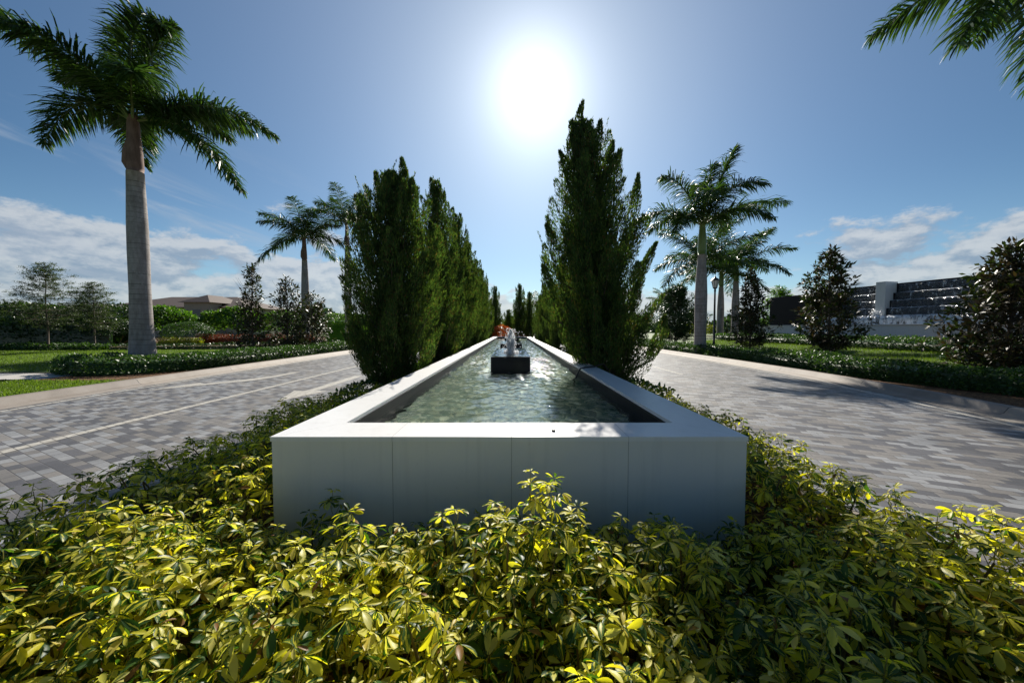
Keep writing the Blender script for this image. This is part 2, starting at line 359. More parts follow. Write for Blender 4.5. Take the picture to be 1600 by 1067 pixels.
MAT = dict(
    paver=paver_material(), kerb=kerb_material(), paint=paint_material(), lawn=lawn_material(), mulch=mulch_material(),
    marble=marble_material('white_marble'), joint=simple('joint_sealant', (0.22,0.21,0.19), 0.8),
    dark_tile=tile_material('dark_pool_tile', (0.012,0.013,0.015), (0.022,0.023,0.025), (0.05,0.05,0.05), 0.30, 0.075, 0.5, spec=0.15),
    floor_painted_caustics=pebble_caustic_material(),
    water=water_material(), foam=foam_material('jet_foam', 0.78), drops=foam_material('water_drops', 0.9), cascade=cascade_material('falling_water', .53, .72, .85), cascade_white=cascade_material('white_water', .36, .60, .95),
    black=simple('black_granite', (0.007,0.007,0.008), 0.4, 0.2), metal=simple('black_metal', (0.015,0.016,0.017), 0.4, 0.5),
    glass=simple('frosted_lamp_glass', (0.72,0.72,0.68), 0.25, 0.5), rubber=simple('black_rubber', (0.012,0.012,0.012), 0.5),
    palm_bark=bark_material('palm_bark', (0.20,0.175,0.16), (0.37,0.34,0.325), 5.5),
    sheath=bark_material('dry_palm_sheath', (0.11,0.065,0.05), (0.24,0.155,0.12)),
    shaft=simple('green_crownshaft', (0.16,0.22,0.05), 0.35, 0.5, 0.3, 2.0),
    bark=bark_material('tree_bark', (0.075,0.055,0.04), (0.17,0.135,0.105)),
    twig=bark_material('shrub_twig', (0.10,0.07,0.035), (0.22,0.17,0.08)),
    petiole=simple('leaf_stalk', (0.26,0.24,0.05), 0.5, 0.4),
    palm_leaf=leaf_material('palm_leaflet', [(0, (0.022,0.055,0.014)), (0.6, (0.04,0.085,0.02)), (1, (0.075,0.13,0.025))], 0.34, 0.42, 0.4),
    rachis=simple('palm_rachis', (0.13,0.17,0.05), 0.45),
    conifer=leaf_material('juniper_spray', [(0, (0.040,0.082,0.028)), (0.5, (0.060,0.118,0.033)), (0.86, (0.105,0.165,0.042)), (0.93, (0.11,0.08,0.04)), (1, (0.13,0.09,0.045))], 0.42, 0.6, 0.2, clump=4.2),
    hedge=leaf_material('hedge_leaf', [(0, (0.026,0.06,0.014)), (0.6, (0.045,0.10,0.02)), (1, (0.08,0.15,0.03))], 0.32, 0.45, 0.35),
    dark_hedge=leaf_material('dark_hedge_leaf', [(0, (0.020,0.045,0.012)), (0.7, (0.035,0.075,0.017)), (1, (0.06,0.11,0.022))], 0.25, 0.35, 0.5),
    bright=leaf_material('bright_leaf', [(0, (0.05,0.12,0.015)), (0.6, (0.08,0.18,0.02)), (1, (0.14,0.24,0.03))], 0.45, 0.4, 0.4),
    yellowgreen=leaf_material('yellow_green_leaf', [(0, (0.12,0.16,0.015)), (1, (0.30,0.30,0.03))], 0.4, 0.4, 0.4),
    croton=leaf_material('croton_leaf', [(0, (0.30,0.04,0.012)), (0.5, (0.45,0.10,0.02)), (0.8, (0.40,0.16,0.03)), (1, (0.08,0.10,0.02))], 0.45, 0.35, 0.4, (1.2,0.9,0.6)),
    red_hedge=leaf_material('copper_leaf', [(0, (0.16,0.03,0.015)), (0.5, (0.26,0.06,0.02)), (0.75, (0.10,0.07,0.02)), (1, (0.05,0.08,0.02))], 0.4, 0.4, 0.4, (1.2,0.9,0.6)),
    magnolia=leaf_material('magnolia_leaf', [(0, (0.022,0.045,0.014)), (0.6, (0.035,0.065,0.018)), (1, (0.06,0.085,0.02))], 0.22, 0.42, 0.3, (1.2,1.1,0.5), back=(0.055,0.042,0.018)),
    oak=leaf_material('small_grey_leaf', [(0, (0.035,0.055,0.022)), (1, (0.07,0.10,0.042))], 0.35, 0.5, 0.3),
    grass=leaf_material('grass_blade', [(0, (0.08,0.14,0.02)), (1, (0.16,0.23,0.035))], 0.45, 0.5, 0.3),
    white_petal=leaf_material('white_petal', [(0, (0.7,0.7,0.66)), (1, (0.8,0.8,0.78))], 0.4, 0.6, 0.2, (1,1,1)),
    variegated=variegated_material(),
    panel=marble_material('honed_marble_panel', (0.70,0.685,0.635)), stucco=simple('beige_stucco', (0.36,0.31,0.235), 0.8, 0.2, 0.08), roof=simple('roof_tile', (0.115,0.085,0.07), 0.7, 0.3, 0.25, 3.0),
    window=simple('dark_window_glass', (0.02,0.024,0.03), 0.08, 0.6), path=simple('path_concrete', (0.42,0.40,0.37), 0.75, 0.3, 0.12, 3.0),
    ground=simple('far_ground', (0.07,0.10,0.03), 0.9, 0.1, 0.3, 0.3),
)

# ------------------------------------------------------------------ ground, roads, kerbs
def sheet(name, poly, z, mat):
    me = bpy.data.meshes.new(name); me.from_pydata([(x, y, z) for x, y in poly], [], [tuple(range(len(poly)))]); me.update()
    return structure(link(name, me, mat))
sheet('ground', [(-900,-300), (900,-300), (900,1500), (-900,1500)], 0.0, MAT['ground'])
def resample(path, step):
    p = np.array(path, float); seg = np.linalg.norm(np.diff(p, axis=0), axis=1); s = np.concatenate([[0], np.cumsum(seg)])
    n = max(2, int(s[-1] / step) + 1); u = np.linspace(0, s[-1], n)
    q = np.stack([np.interp(u, s, p[:, k]) for k in range(p.shape[1])], 1)
    for _ in range(3): q[1:-1] = (q[:-2] + 2 * q[1:-1] + q[2:]) / 4
    return q, u
def normals2(q):
    t = np.gradient(q, axis=0)[:, :2]; t = unit(t); return np.stack([t[:, 1], -t[:, 0]], 1)     # to the right of travel
KL = [(-8.6,-6), (-9.0,0), (-9.25,4), (-9.45,8), (-9.5,14), (-9.45,22), (-9.5,60), (-9.5,120)]     # gutter lines
KR = [(6.6,-6), (7.05,0), (7.7,4.5), (8.45,7.5), (8.85,10.5), (9.0,15), (9.0,24), (9.1,60), (9.1,120)]
def strip(name, path, prof, mat, step=0.5):
    """an extruded profile [(offset to the right, z)] along a ground path"""
    q, u = resample(path, step); nr = normals2(q); m = len(prof)
    V = np.array([[(q[i,0] + nr[i,0] * o, q[i,1] + nr[i,1] * o, z) for o, z in prof] for i in range(len(q))]).reshape(-1, 3)
    cum = np.concatenate([[0], np.cumsum([math.hypot(prof[k+1][0]-prof[k][0], prof[k+1][1]-prof[k][1]) for k in range(m-1)])])
    uv = np.array([[(u[i], cum[k]) for k in range(m)] for i in range(len(q))]).reshape(-1, 2)
    me = mesh_np(name, V, grid_faces(1, len(q), m), uv)
    return structure(link(name, me, mat))
PAVEL = [(-9.2,-8), (-2.9,-8), (-2.9,120), (-9.6,120), (-9.6,14), (-9.5,8), (-9.2,2)]
sheet('road_paving', [(-8.7,-8), (-2.8,-8), (-2.8,140), (-9.6,140), (-9.6,10), (-9.3,4), (-9.0,0)], 0.012, MAT['paver'])
sheet('road_paving', [(2.5,-8), (6.9,-8), (7.1,0), (7.75,4.5), (8.5,7.5), (9.05,11), (9.05,15), (9.1,140), (2.5,140)], 0.012, MAT['paver'])
gp = [(0.0,0.004), (0.0,0.022), (0.34,0.024), (0.40,0.05), (0.46,0.145), (0.50,0.16), (0.62,0.16), (0.65,0.145), (0.65,-0.02)]
strip('kerb', KL, [(-o, z) for o, z in gp], MAT['kerb'])
strip('kerb', KR, gp, MAT['kerb'])
# kerb of the planted median (mostly hidden under the shrubs)
mp = [(0.0,-0.02), (0.0,0.12), (0.03,0.14), (0.15,0.14), (0.18,0.12), (0.18,-0.02)]
strip('kerb', [(-3.0,110), (-3.0,2.5), (-2.9,0.6), (-2.4,-0.8), (-1.3,-1.6), (0,-1.9), (1.1,-1.6), (2.0,-0.6), (2.35,0.6), (2.4,2.2), (2.5,5), (2.6,110)], mp, MAT['kerb'])
sheet('planting_bed', [(-2.95,100), (-2.95,2.5), (-2.85,0.6), (-2.35,-0.8), (-1.3,-1.55), (0,-1.85), (1.1,-1.55), (1.95,-0.6), (2.3,0.6), (2.35,2.2), (2.45,5), (2.55,100)], 0.03, MAT['mulch'])
# lawns, mulch beds, footpath
sheet('lawn', [(-10.0,-5), (-10.1,9.3), (-13.5,9.2), (-60,9.3), (-60,-5)], 0.05, MAT['lawn'])
sheet('footpath', [(-12.9,9.6), (-13.2,10.9), (-60,12.1), (-60,10.2)], 0.055, MAT['path'])
sheet('lawn', [(-13.0,11.2), (-12.6,60), (-45,60), (-60,12.2)], 0.05, MAT['lawn'])
sheet('planting_bed', [(-10.1,8.2), (-10.1,60), (-12.8,60), (-12.8,12.4), (-13.6,11.4), (-13.4,9.4)], 0.06, MAT['mulch'])
sheet('planting_bed', [(-30,22.5), (-19,24), (-14,33), (-14,60), (-70,60), (-60,22.5)], 0.06, MAT['mulch'])
sheet('planting_bed', [(7.6,-3), (8.6,5.2), (9.4,8), (9.65,12), (9.65,60), (11.6,60), (11.8,14), (13,9), (16,-3)], 0.05, MAT['mulch'])
def rise(x): return 0.055 + 0.60 * np.clip((np.asarray(x) - 12.6) / 7.5, 0, 1)
me = bpy.data.meshes.new('lawn'); xs_ = [11.7, 12.6, 20.1, 34.0]
me.from_pydata([(x, y, float(rise(x))) for y in (5, 60) for x in xs_], [], [(k, k + 1, k + 5, k + 4) for k in range(3)]); structure(link('lawn', me, MAT['lawn']))
sheet('planting_bed', [(20.2,9), (33,9), (28,38), (20.2,38)], 0.66, MAT['mulch'])
# painted markings
def mark(name, poly): return sheet(name, poly, 0.016, MAT['paint'])
mark('lane_marking', [(-6.20,0), (-6.05,0), (-6.05,120), (-6.20,120)])
strip('edge_marking', [(x + 0.16, y) for x, y in KL], [(0,0.0165), (0.10,0.0165)], MAT['paint'])
strip('edge_marking', [(x - 0.26, y) for x, y in KR], [(0,0.0165), (0.10,0.0165)], MAT['paint'])
for y0 in (11.0, 20.0, 29.0, 38.0): mark('lane_marking', [(5.45,y0), (5.56,y0), (5.56,y0+2.6), (5.45,y0+2.6)])
mark('lane_arrow', [(-4.78,6.9), (-4.38,8.1), (-4.66,8.05), (-4.66,10.6), (-4.92,10.6), (-4.92,8.05), (-5.2,8.1)])
mark('lane_arrow', [(-8.75,8.1), (-8.2,8.75), (-7.35,9.7), (-7.2,10.6), (-7.2,11.6), (-7.42,11.6), (-7.5,10.6), (-7.8,9.85), (-8.3,9.15), (-8.55,9.3)])

# ------------------------------------------------------------------ leaf geometry
def diamonds(c, d, n, L, W, fold=0.25):
    """leaf blades: base, two shoulders, tip; folded along the midrib (2 triangles kept as one bent quad pair)"""
    c = np.asarray(c); d = unit(d); s = unit(np.cross(d, n)); u = np.cross(s, d)
    L = np.asarray(L)[:, None]; W = np.asarray(W)[:, None]
    a = c; m = c + d * L * .5 - u * W * fold; t = c + d * L - u * L * .12
    l = c + d * L * .48 - s * W * .5; r = c + d * L * .48 + s * W * .5
    V = np.stack([a, l, t, r], 1); k = len(c)
    return V.reshape(-1, 3), np.arange(k * 4).reshape(-1, 4)
def rand_dirs(g, n):
    v = g.normal(size=(n, 3)); return unit(v)
def hedge_run(g, path, width, height, n, L, W, bump_=0.08, depth=0.10, taper=0.5):
    """leaves over the top and both sides of a long hedge"""
    q, u = resample(path, 0.25); nr = normals2(q)
    x = g.random(n) * (len(q) - 1); i = np.minimum(x.astype(int), len(q) - 2); f = (x - i)[:, None]
    p = q[i, :2] * (1 - f) + q[i+1, :2] * f; N = nr[i] * (1 - f) + nr[i+1] * f
    a = (g.random(n) * 1.25 - 0.125) * math.pi; ca, sa = np.cos(a), np.maximum(np.sin(a), 0)
    e = 0.45
    off = np.sign(ca) * np.abs(ca) ** e * width / 2; z = sa ** e * height
    s_ = u[i]
    bm = 1 + bump_ * (np.sin(s_ * 2.3 + ca * 2) + np.sin(s_ * 5.1 + 1 + off * 4) * .7 + np.sin(s_ * 0.9 + 2)) 
    k = 1 - np.abs(g.exponential(depth, n)) / max(width, height); k = np.clip(k, .2, 1.0)
    off = off * k * (1 + (bm - 1) * .6); z = np.maximum(z * k * bm, 0.03 + g.random(n) * .1)
    c = np.stack([p[:, 0] + N[:, 0] * off, p[:, 1] + N[:, 1] * off, z + 0.05], 1)
    out = np.stack([N[:, 0] * ca, N[:, 1] * ca, sa + .25], 1)
    d = unit(out * .55 + rand_dirs(g, n) * .75 + np.array([0, 0, .15]))
    nn = unit(out * .5 + rand_dirs(g, n) * .6 + np.array([0, 0, .6]))
    return diamonds(c, d, nn, L * (0.6 + g.random(n) * .7), W * (0.6 + g.random(n) * .7))
def hedge_core(path, width, height):
    q, u = resample(path, 0.5); nr = normals2(q); prof = []
    for a in np.linspace(0, math.pi, 9):
        ca, sa = math.cos(a), math.sin(a)
        prof.append((math.copysign(abs(ca) ** .45, ca) * width / 2 * .8, max(sa, 0) ** .45 * height * .78))
    V = [(q[i,0] + nr[i,0] * o, q[i,1] + nr[i,1] * o, z + .03) for i in range(len(q)) for o, z in prof]
    return np.array(V), grid_faces(1, len(q), 9)
def hedge(name, path, width, height, n, L, W, mat, seed, label, cat='hedge', core=True, group=None, z=0, **kw):
    g = rng(seed); V, F = hedge_run(g, path, width, height, n, L, W, **kw)
    t = thing(name, (0, 0, z), label, cat, group)
    o = link('foliage', mesh_np('foliage', V, F), mat, t)
    if core:
        V, F = hedge_core(path, width, height); link('twigs', mesh_np('twigs', V, F), MAT['twig'] if height < .4 else mat, t)
    return t
def ball(name, c, rad, n, L, W, mat, seed, label, cat, stem=True, squash=None, core=True):
    """a rounded bush: leaves over an uneven ellipsoid, twigs inside"""
    g = rng(seed); d = rand_dirs(g, n); d[:, 2] = np.abs(d[:, 2]) * 1.1 - .35 * g.random(n); d = unit(d)
    rr = np.array(rad); k = 1 - np.minimum(g.exponential(.07, n), .6)
    lob = 1 + .07 * np.sin(d[:, 0] * 5 + seed) * np.cos(d[:, 1] * 4) + .06 * np.sin(d[:, 2] * 7 + d[:, 0] * 6)
    P = np.array([0, 0, rr[2] * .95 if squash is None else squash]) + d * rr * (k * lob)[:, None]; P[:, 2] = np.maximum(P[:, 2], .05)
    dd = unit(d * .6 + rand_dirs(g, n) * .8); nn = unit(d * .6 + rand_dirs(g, n) * .6 + np.array([0, 0, .5]))
    V, F = diamonds(P, dd, nn, L * (.6 + .7 * g.random(n)), W * (.6 + .7 * g.random(n)))
    t = thing(name, c, label, cat); link('foliage', mesh_np('foliage', V, F), mat, t)
    mb = MB(); top = rr[2] * .9
    for j in range(9):
        a = j * 2.4; e = (rr[0] * .6 * math.cos(a), rr[1] * .6 * math.sin(a), top * (.8 + .4 * g.random()))
        mb.tube([(0.04 * math.cos(a), 0.04 * math.sin(a), -.05), (e[0] * .5, e[1] * .5, top * .45), e], [.03, .02, .008], 5)
    mb.build('twigs', MAT['twig'], t, True)
    return t

# ------------------------------------------------------------------ the long raised pool
HW, YF, YB, HP, CW, ZW = 1.56, 2.2, 29.0, 0.794, 0.335, 0.66
pool = thing('water_feature', (-.018, YF, 0), 'long raised white marble water feature running down the middle of the median', 'fountain pool')
def pbuild(mb, name, mat, **k):
    mb.v = [(x, y - YF, z) for x, y, z in mb.v]; return mb.build(name, mat, pool, **k)
ov = 0.006
w = MB()
w.box(-HW+ov, HW-ov, YF+ov, YF+CW-.02, 0.0, HP-.032); w.box(-HW+ov, HW-ov, YB-CW+.02, YB-ov, 0, HP-.032)
w.box(-HW+ov, -HW+CW-.02, YF+CW-.02, YB-CW+.02, 0, HP-.032); w.box(HW-CW+.02, HW-ov, YF+CW-.02, YB-CW+.02, 0, HP-.032)
pbuild(w, 'wall', MAT['panel'])
cp = MB(); z0, z1 = HP - .030, HP; g_ = .0012
xs = [-HW, -0.765, 0.015, 0.78, HW]
for a, b in zip(xs[:-1], xs[1:]):                        # front slabs, mitred at both corners
    l0 = a + (g_ if a != -HW else 0); l1 = b - (g_ if b != HW else 0)
    i0 = l0 if a != -HW else -HW + CW; i1 = l1 if b != HW else HW - CW
    for yo, yi, s in ((YF, YF + CW, 1), (YB, YB - CW, -1)):
        bt = [(l0,yo,z0), (l1,yo,z0), (i1,yi,z0), (i0,yi,z0)]; tp = [(x, y, z1) for x, y, _ in bt]
        if s < 0: bt = bt[::-1]; tp = tp[::-1]
        cp.add(bt + tp, [(3,2,1,0), (4,5,6,7), (0,1,5,4), (1,2,6,5), (2,3,7,6), (3,0,4,7)])
ys = list(np.linspace(YF + CW + .002, YB - CW - .002, 22))
for k, (a, b) in enumerate(zip(ys[:-1], ys[1:])):
    for s in (-1, 1):
        x0, x1 = sorted((s * HW, s * (HW - CW)))
        o0 = YF + .004 if k == 0 else a + g_; o1 = YB - .004 if k == len(ys) - 2 else b - g_
        fx = [(s*HW, o0 if k else YF + .003), (s*(HW-CW), a + g_ if k else a), (s*(HW-CW), b - g_ if k < len(ys) - 2 else b), (s*HW, o1)]
        if s > 0: fx = [fx[1], fx[0], fx[3], fx[2]]
        bt = [(x, y, z0) for x, y in fx]; tp = [(x, y, z1) for x, y in fx]
        cp.add(bt + tp, [(3,2,1,0), (4,5,6,7), (0,1,5,4), (1,2,6,5), (2,3,7,6), (3,0,4,7)])
for x in xs[1:-1]:
    for yo, yi in ((YF + .0015, YF + CW - .001), (YB - CW + .001, YB - .0015)): cp.box(x - g_ - .0003, x + g_ + .0003, yo, yi, z0 - .001, z1 - .0006, 1)
for y in ys[1:-1]:
    for s in (-1, 1):
        xa, xb = sorted((s * (HW - .0015), s * (HW - CW + .001))); cp.box(xa, xb, y - g_ - .0003, y + g_ + .0003, z0 - .001, z1 - .0006, 1)
pbuild(cp, 'coping', [MAT['marble'], MAT['joint']])
for x in xs[1:-1]:
    j = MB(); j.box(x - .0011, x + .0011, YF + ov - .0012, YF + ov + .02, 0.0, HP - .034); pbuild(j, 'joint', MAT['joint'])
ix, iy0, iy1 = HW - CW + .012, YF + CW + -.012 + .024, YB - CW - .012
ix = HW - CW - .008; iy0 = YF + CW + .008; iy1 = YB - CW - .008
l = MB()
l.box(-ix - .012, -ix, iy0 - .012, iy1 + .012, .25, z0 - .002); l.box(ix, ix + .012, iy0 - .012, iy1 + .012, .25, z0 - .002)
l.box(-ix, ix, iy0 - .012, iy0, .25, z0 - .002); l.box(-ix, ix, iy1, iy1 + .012, .25, z0 - .002)
pbuild(l, 'tile_band', MAT['dark_tile'])
f = MB(); f.box(-ix, ix, iy0, iy1, .18, .33); pf_ = pbuild(f, 'pool_floor', MAT['floor_painted_caustics'])

# water surface: gently rippled sheet
gx = np.linspace(-ix + .001, ix - .001, 120); gy = np.concatenate([np.arange(iy0 + .001, 10, .02), np.arange(10, iy1, .06), [iy1 - .001]])
GX, GY = np.meshgrid(gx, gy); GZ = np.zeros_like(GX); g = rng(5)
chop = 1 + 1.3 * np.clip((GY - 4.8) / 1.6, 0, 1)
for k in range(44):
    wl = .10 * 1.055 ** k; a = g.random() * 6.28; amp = wl * .0034 * (1.25 if wl < .3 else .5)
    GZ += (chop if wl < .4 else 1) * amp * np.sin(2 * math.pi / wl * (GX * math.cos(a) + GY * math.sin(a)) + g.random() * 6.28 + .6 * np.sin(GX * 2.1 + k) + .6 * np.sin(GY * 1.7 + k * 2))
V = np.stack([GX, GY - YF, GZ + ZW], -1).reshape(-1, 3)
ws_ = link('water_surface', mesh_np('water_surface', V, grid_faces(1, len(gy), len(gx)), smooth=True), MAT['water'], pool)

def foam_blob(mb, c, r, g, n=10):
    """a ragged lump of foaming water"""
    vs = []; fs = []; m = 6
    for a in range(m + 1):
        th = math.pi * a / m
        for k in range(n):
            ph = 2 * math.pi * k / n; rr = r * (1 + .35 * (g.random() - .5))
            vs.append((c[0] + rr * math.sin(th) * math.cos(ph), c[1] + rr * math.sin(th) * math.sin(ph), c[2] + rr * 1.25 * math.cos(th)))
    for a in range(m):
        for k in range(n): fs.append((a*n+k, (a+1)*n+k, (a+1)*n+(k+1)%n, a*n+(k+1)%n))
    mb.add(vs, fs)
def plinth(y0, y1, label, jl, seed, jy, jh):
    xc = -0.03
    t = thing('granite_plinth', (xc, y0, .59), label, 'fountain plinth', 'black plinths in the pool')
    b = MB(); b.box(-.385, .385, 0, y1 - y0, -.25, .352); b.build('plinth_block', MAT['black'], t, bevel=.004)
    gx = np.linspace(-.384, .384, 30); gy = np.linspace(.004, y1 - y0 - .004, 70); A, B = np.meshgrid(gx, gy); g = rng(seed)
    r = np.hypot(A - .0, B - (jy - y0)); Z_ = .004 * np.sin(r * 48) * np.exp(-r * 1.2) + .0025 * np.sin(A * 60 + 3) * np.sin(B * 45) + .0015 * g.normal(size=A.shape)
    link('water_film', mesh_np('water_film', np.stack([A, B, Z_ + .362], -1).reshape(-1, 3), grid_faces(1, 70, 30), smooth=True), MAT['water'], t)
    n = MB(); n.lathe([(.0, .352), (.05, .352), (.05, .40), (.03, .405), (0, .405)], (0, jy - y0, 0), 14); n.build('nozzle', MAT['metal'], t)
    # jet: a thing of its own
    jt = thing('water_jet', (xc, jy, .945), jl, 'water jet', 'bubbling jets on the plinths')
    mb = MB(); H = jh
    for k in range(190):
        h = g.random() ** .9; spread = .045 + .05 * math.sin(math.pi * min(1, h * 1.05)) * (0.6 + .6 * h)
        a = g.random() * 6.28; q = spread * math.sqrt(g.random())
        if h > .72: q *= max(.15, (1 - h) / .28 + .15)
        foam_blob(mb, (q * math.cos(a), q * math.sin(a), h * H), (.032 - .016 * h) * (.6 + .8 * g.random()), g, 8)
    for k in range(26):
        a = g.random() * 6.28; q = .05 + .11 * g.random(); foam_blob(mb, (q * math.cos(a), q * math.sin(a), .0 + .03 * g.random()), .03 * (.5 + g.random()), g, 8)
    mb.build('column', MAT['foam'], jt, True)
    dp = MB()
    for k in range(170):
        a = g.random() * 6.28; h = g.random(); q = .03 + .15 * abs(g.normal()) * (1.1 - .5 * h); foam_blob(dp, (q * math.cos(a), q * math.sin(a), h * H * 1.08), .0045 + .005 * g.random(), g, 5)
    dp.build('droplets', MAT['drops'], jt, True)['kind'] = 'stuff'
plinth(6.65, 9.4, 'black granite plinth standing in the pool closest to the white end wall', 'foaming white jet on the plinth closest to the white end wall', 11, 7.5, .52)
plinth(12.2, 15.0, 'second black granite plinth from the white end wall, half hidden by the first', 'second water jet from the white end wall, behind the first jet', 12, 13.2, .5)
plinth(18.4, 21.2, 'small looking black granite plinth at the far end of the pool', 'small looking water jet at the far end of the pool', 13, 19.6, .48)
pg = MB(); pg.lathe([(0, 0), (.013, 0), (.015, .006), (.013, .012), (0, .012)], (0, 0, 0), 12)
p_ = pg.build('drain_plug', MAT['rubber']); p_.location = (.285, YF + .12, HP + .001); tag(p_, 'tiny round black plug on top of the front coping slab', 'plug')
h = MB(); a, b = PX(925, 560, 6.3), None
h.tube([(2.0, 6.35, .25), (1.86, 6.3, .62), (1.66, 6.2, .86), (1.48, 6.1, .815), (1.3, 6.02, .812), (1.19, 5.95, .79), (1.12, 5.85, .70), (1.02, 5.6, .60), (.98, 5.3, .5)], .014, 8)
tag(h.build('water_hose', MAT['rubber'], None, True), 'black hose draped over the coping from the tall juniper into the water', 'hose')

# ------------------------------------------------------------------ juniper columns beside the pool
def plume(g, b, t, r, n, L):
    """sprays of one upswept flame-shaped branch from b to t"""
    b, t = np.array(b), np.array(t); ax = unit((t - b)[None])[0]; ln = np.linalg.norm(t - b)
    s = g.random(n) ** .85; fl = np.sin(np.pi * np.clip(s * .86 + .10, 0, 1)) ** .8 * (1 - .25 * s)
    ref = np.cross(ax, [0.3, 0.9, 0.1]); ref /= np.linalg.norm(ref); r2 = np.cross(ax, ref)
    an = g.random(n) * 2 * np.pi; rad = r * fl * np.sqrt(.4 + .6 * g.random(n)) * (1 + .18 * np.sin(an * 3 + s * 9))
    o = np.cos(an)[:, None] * ref + np.sin(an)[:, None] * r2
    bend = np.outer(np.sin(s * np.pi), np.array([g.normal() * .06, g.normal() * .06, 0])) * ln
    c = b + np.outer(s * ln, ax) + o * rad[:, None] + bend
    d = unit(ax * .9 + o * .34 + np.array([0, 0, .3]) + rand_dirs(g, n) * .24)
    nn = unit(o + rand_dirs(g, n) * .7)
    return c, d, nn, L * (.55 + .8 * g.random(n)), np.clip(g.normal(.26, .06, n), .14, .45) * L
def juniper(name, base, prof, np_, per, L, seed, label, extra=(), lean=(0, 0), group=None, tips=3):
    """prof: [(height, radius)]; the crown is a crowd of upswept plumes rooted on one trunk"""
    g = rng(seed); H = prof[-1][0]; hs = np.array([p[0] for p in prof]); rs = np.array([p[1] for p in prof]); h0 = hs[0]
    C_, D_, N_, L_, W_ = [], [], [], [], []; limbs = MB(); sh = MB()
    def put(*a):
        r = plume(g, *a)
        for lst, v in zip((C_, D_, N_, L_, W_), r): lst.append(v)
    ws = np.interp(np.linspace(h0, H, 200), hs, rs) + .12; cdf = np.cumsum(ws); cdf /= cdf[-1]
    for k in range(np_):
        h = np.interp((k + g.random()) / np_, cdf, np.linspace(h0, H, 200)); R_ = np.interp(h, hs, rs)
        a = k * 2.39996 + g.random() * .9; out = np.array([math.cos(a), math.sin(a), 0])
        outer = k % 5 < 3; q = R_ * ((.52 + .42 * g.random()) if outer else .12 + .45 * g.random()) * (1 + .17 * math.sin(3 * a + 4.1 * h + seed))
        ln = min(((.70 if outer else .45) + .65 * g.random()) * (1.0 + .15 * H / 5), (H + .12 - h) * .9 + .2); tip_h = min(h + ln * .6, H + .05)
        Rt = np.interp(tip_h, hs, rs); fl = (.05 + .33 * g.random() ** 1.5) if outer else .02
        cx = np.array([lean[0] * h / H, lean[1] * h / H, 0])
        tip = cx + out * min(q + fl, Rt + .28) + np.array([0, 0, tip_h]); bs = cx + out * q * .55 + np.array([0, 0, max(h0 * .8, h - ln * .38)])
        pr = (ln * (.105 + .05 * g.random()) + .03) if outer else ln * .20 + .06
        put(bs, tip, pr, int(per * (.5 + ln * .6)), L)
        if k % 3 == 0:
            limbs.tube([(cx[0], cx[1], max(.1, bs[2] - .5)), tuple(bs), tuple(bs * .4 + tip * .6)], [.022, .014, .005], 5)
        if g.random() < .3 and tips:                         # a thin wispy leader sticking out of the plume
            e = unit((tip - bs)[None])[0]; put(tip - e * .3, tip + e * (.08 + .2 * g.random()) + g.normal(size=3) * .03, .016, 60, L * .75)
    for (b_, t_, r_) in extra:
        ln = float(np.linalg.norm(np.array(t_) - np.array(b_))); put(b_, t_, r_, int(per * (1.2 + ln * 1.3)), L)
        limbs.tube([(lean[0] * .3, lean[1] * .3, max(.2, b_[2] - .5)), b_, tuple(np.array(b_) * .4 + np.array(t_) * .6)], [.03, .02, .006], 5)
    V, F = diamonds(np.concatenate(C_), np.concatenate(D_), np.concatenate(N_), np.concatenate(L_), np.concatenate(W_), .12)
    t = thing(name, base, label, 'juniper tree', group)
    link('crown', mesh_np('crown', V, F), MAT['conifer'], t)
    tr = MB(); tr.tube([(0, 0, -.1), (.03, .0, H * .2), (lean[0] * .4, lean[1] * .4 + .02, H * .45), (lean[0] * .8, lean[1] * .8, H * .82)], [.085, .07, .045, .012], 9)
    for k in range(4):
        a = k * 1.7 + seed; tr.tube([(0, 0, .05), (.12 * math.cos(a), .12 * math.sin(a), .5), (.3 * math.cos(a), .3 * math.sin(a), 1.5)], [.045, .035, .015], 6)
    tk = tr.build('trunk', MAT['bark'], t, True); limbs.build('limbs', MAT['bark'], tk, True)
    return t
JG = 'juniper columns lining the pool'
jl = juniper('juniper_tree', (-2.38, 7.0, 0.03), [(.30,.66), (.75,.93), (1.5,1.05), (2.3,.92), (3.1,.78), (3.6,.62), (4.1,.42), (4.4,.2), (4.5,.05)], 165, 640, .064, 21,
        'broad juniper with several pointed tops, first of the row beside the two arrow lane',
        extra=[((-.3,0,3.6), (-.42,.1,4.62), .12), ((-.1,-.1,3.7), (-.10,0,4.62), .11), ((.1,.0,3.8), (.14,.05,4.88), .13), ((.2,.1,3.6), (.33,.1,4.5), .12), ((-.6,0,.5), (-.92,-.1,1.5), .18), ((.5,0,2.4), (.72,0,3.6), .15), ((-.5,0,2.7), (-.72,0,3.75), .13)], group=JG)
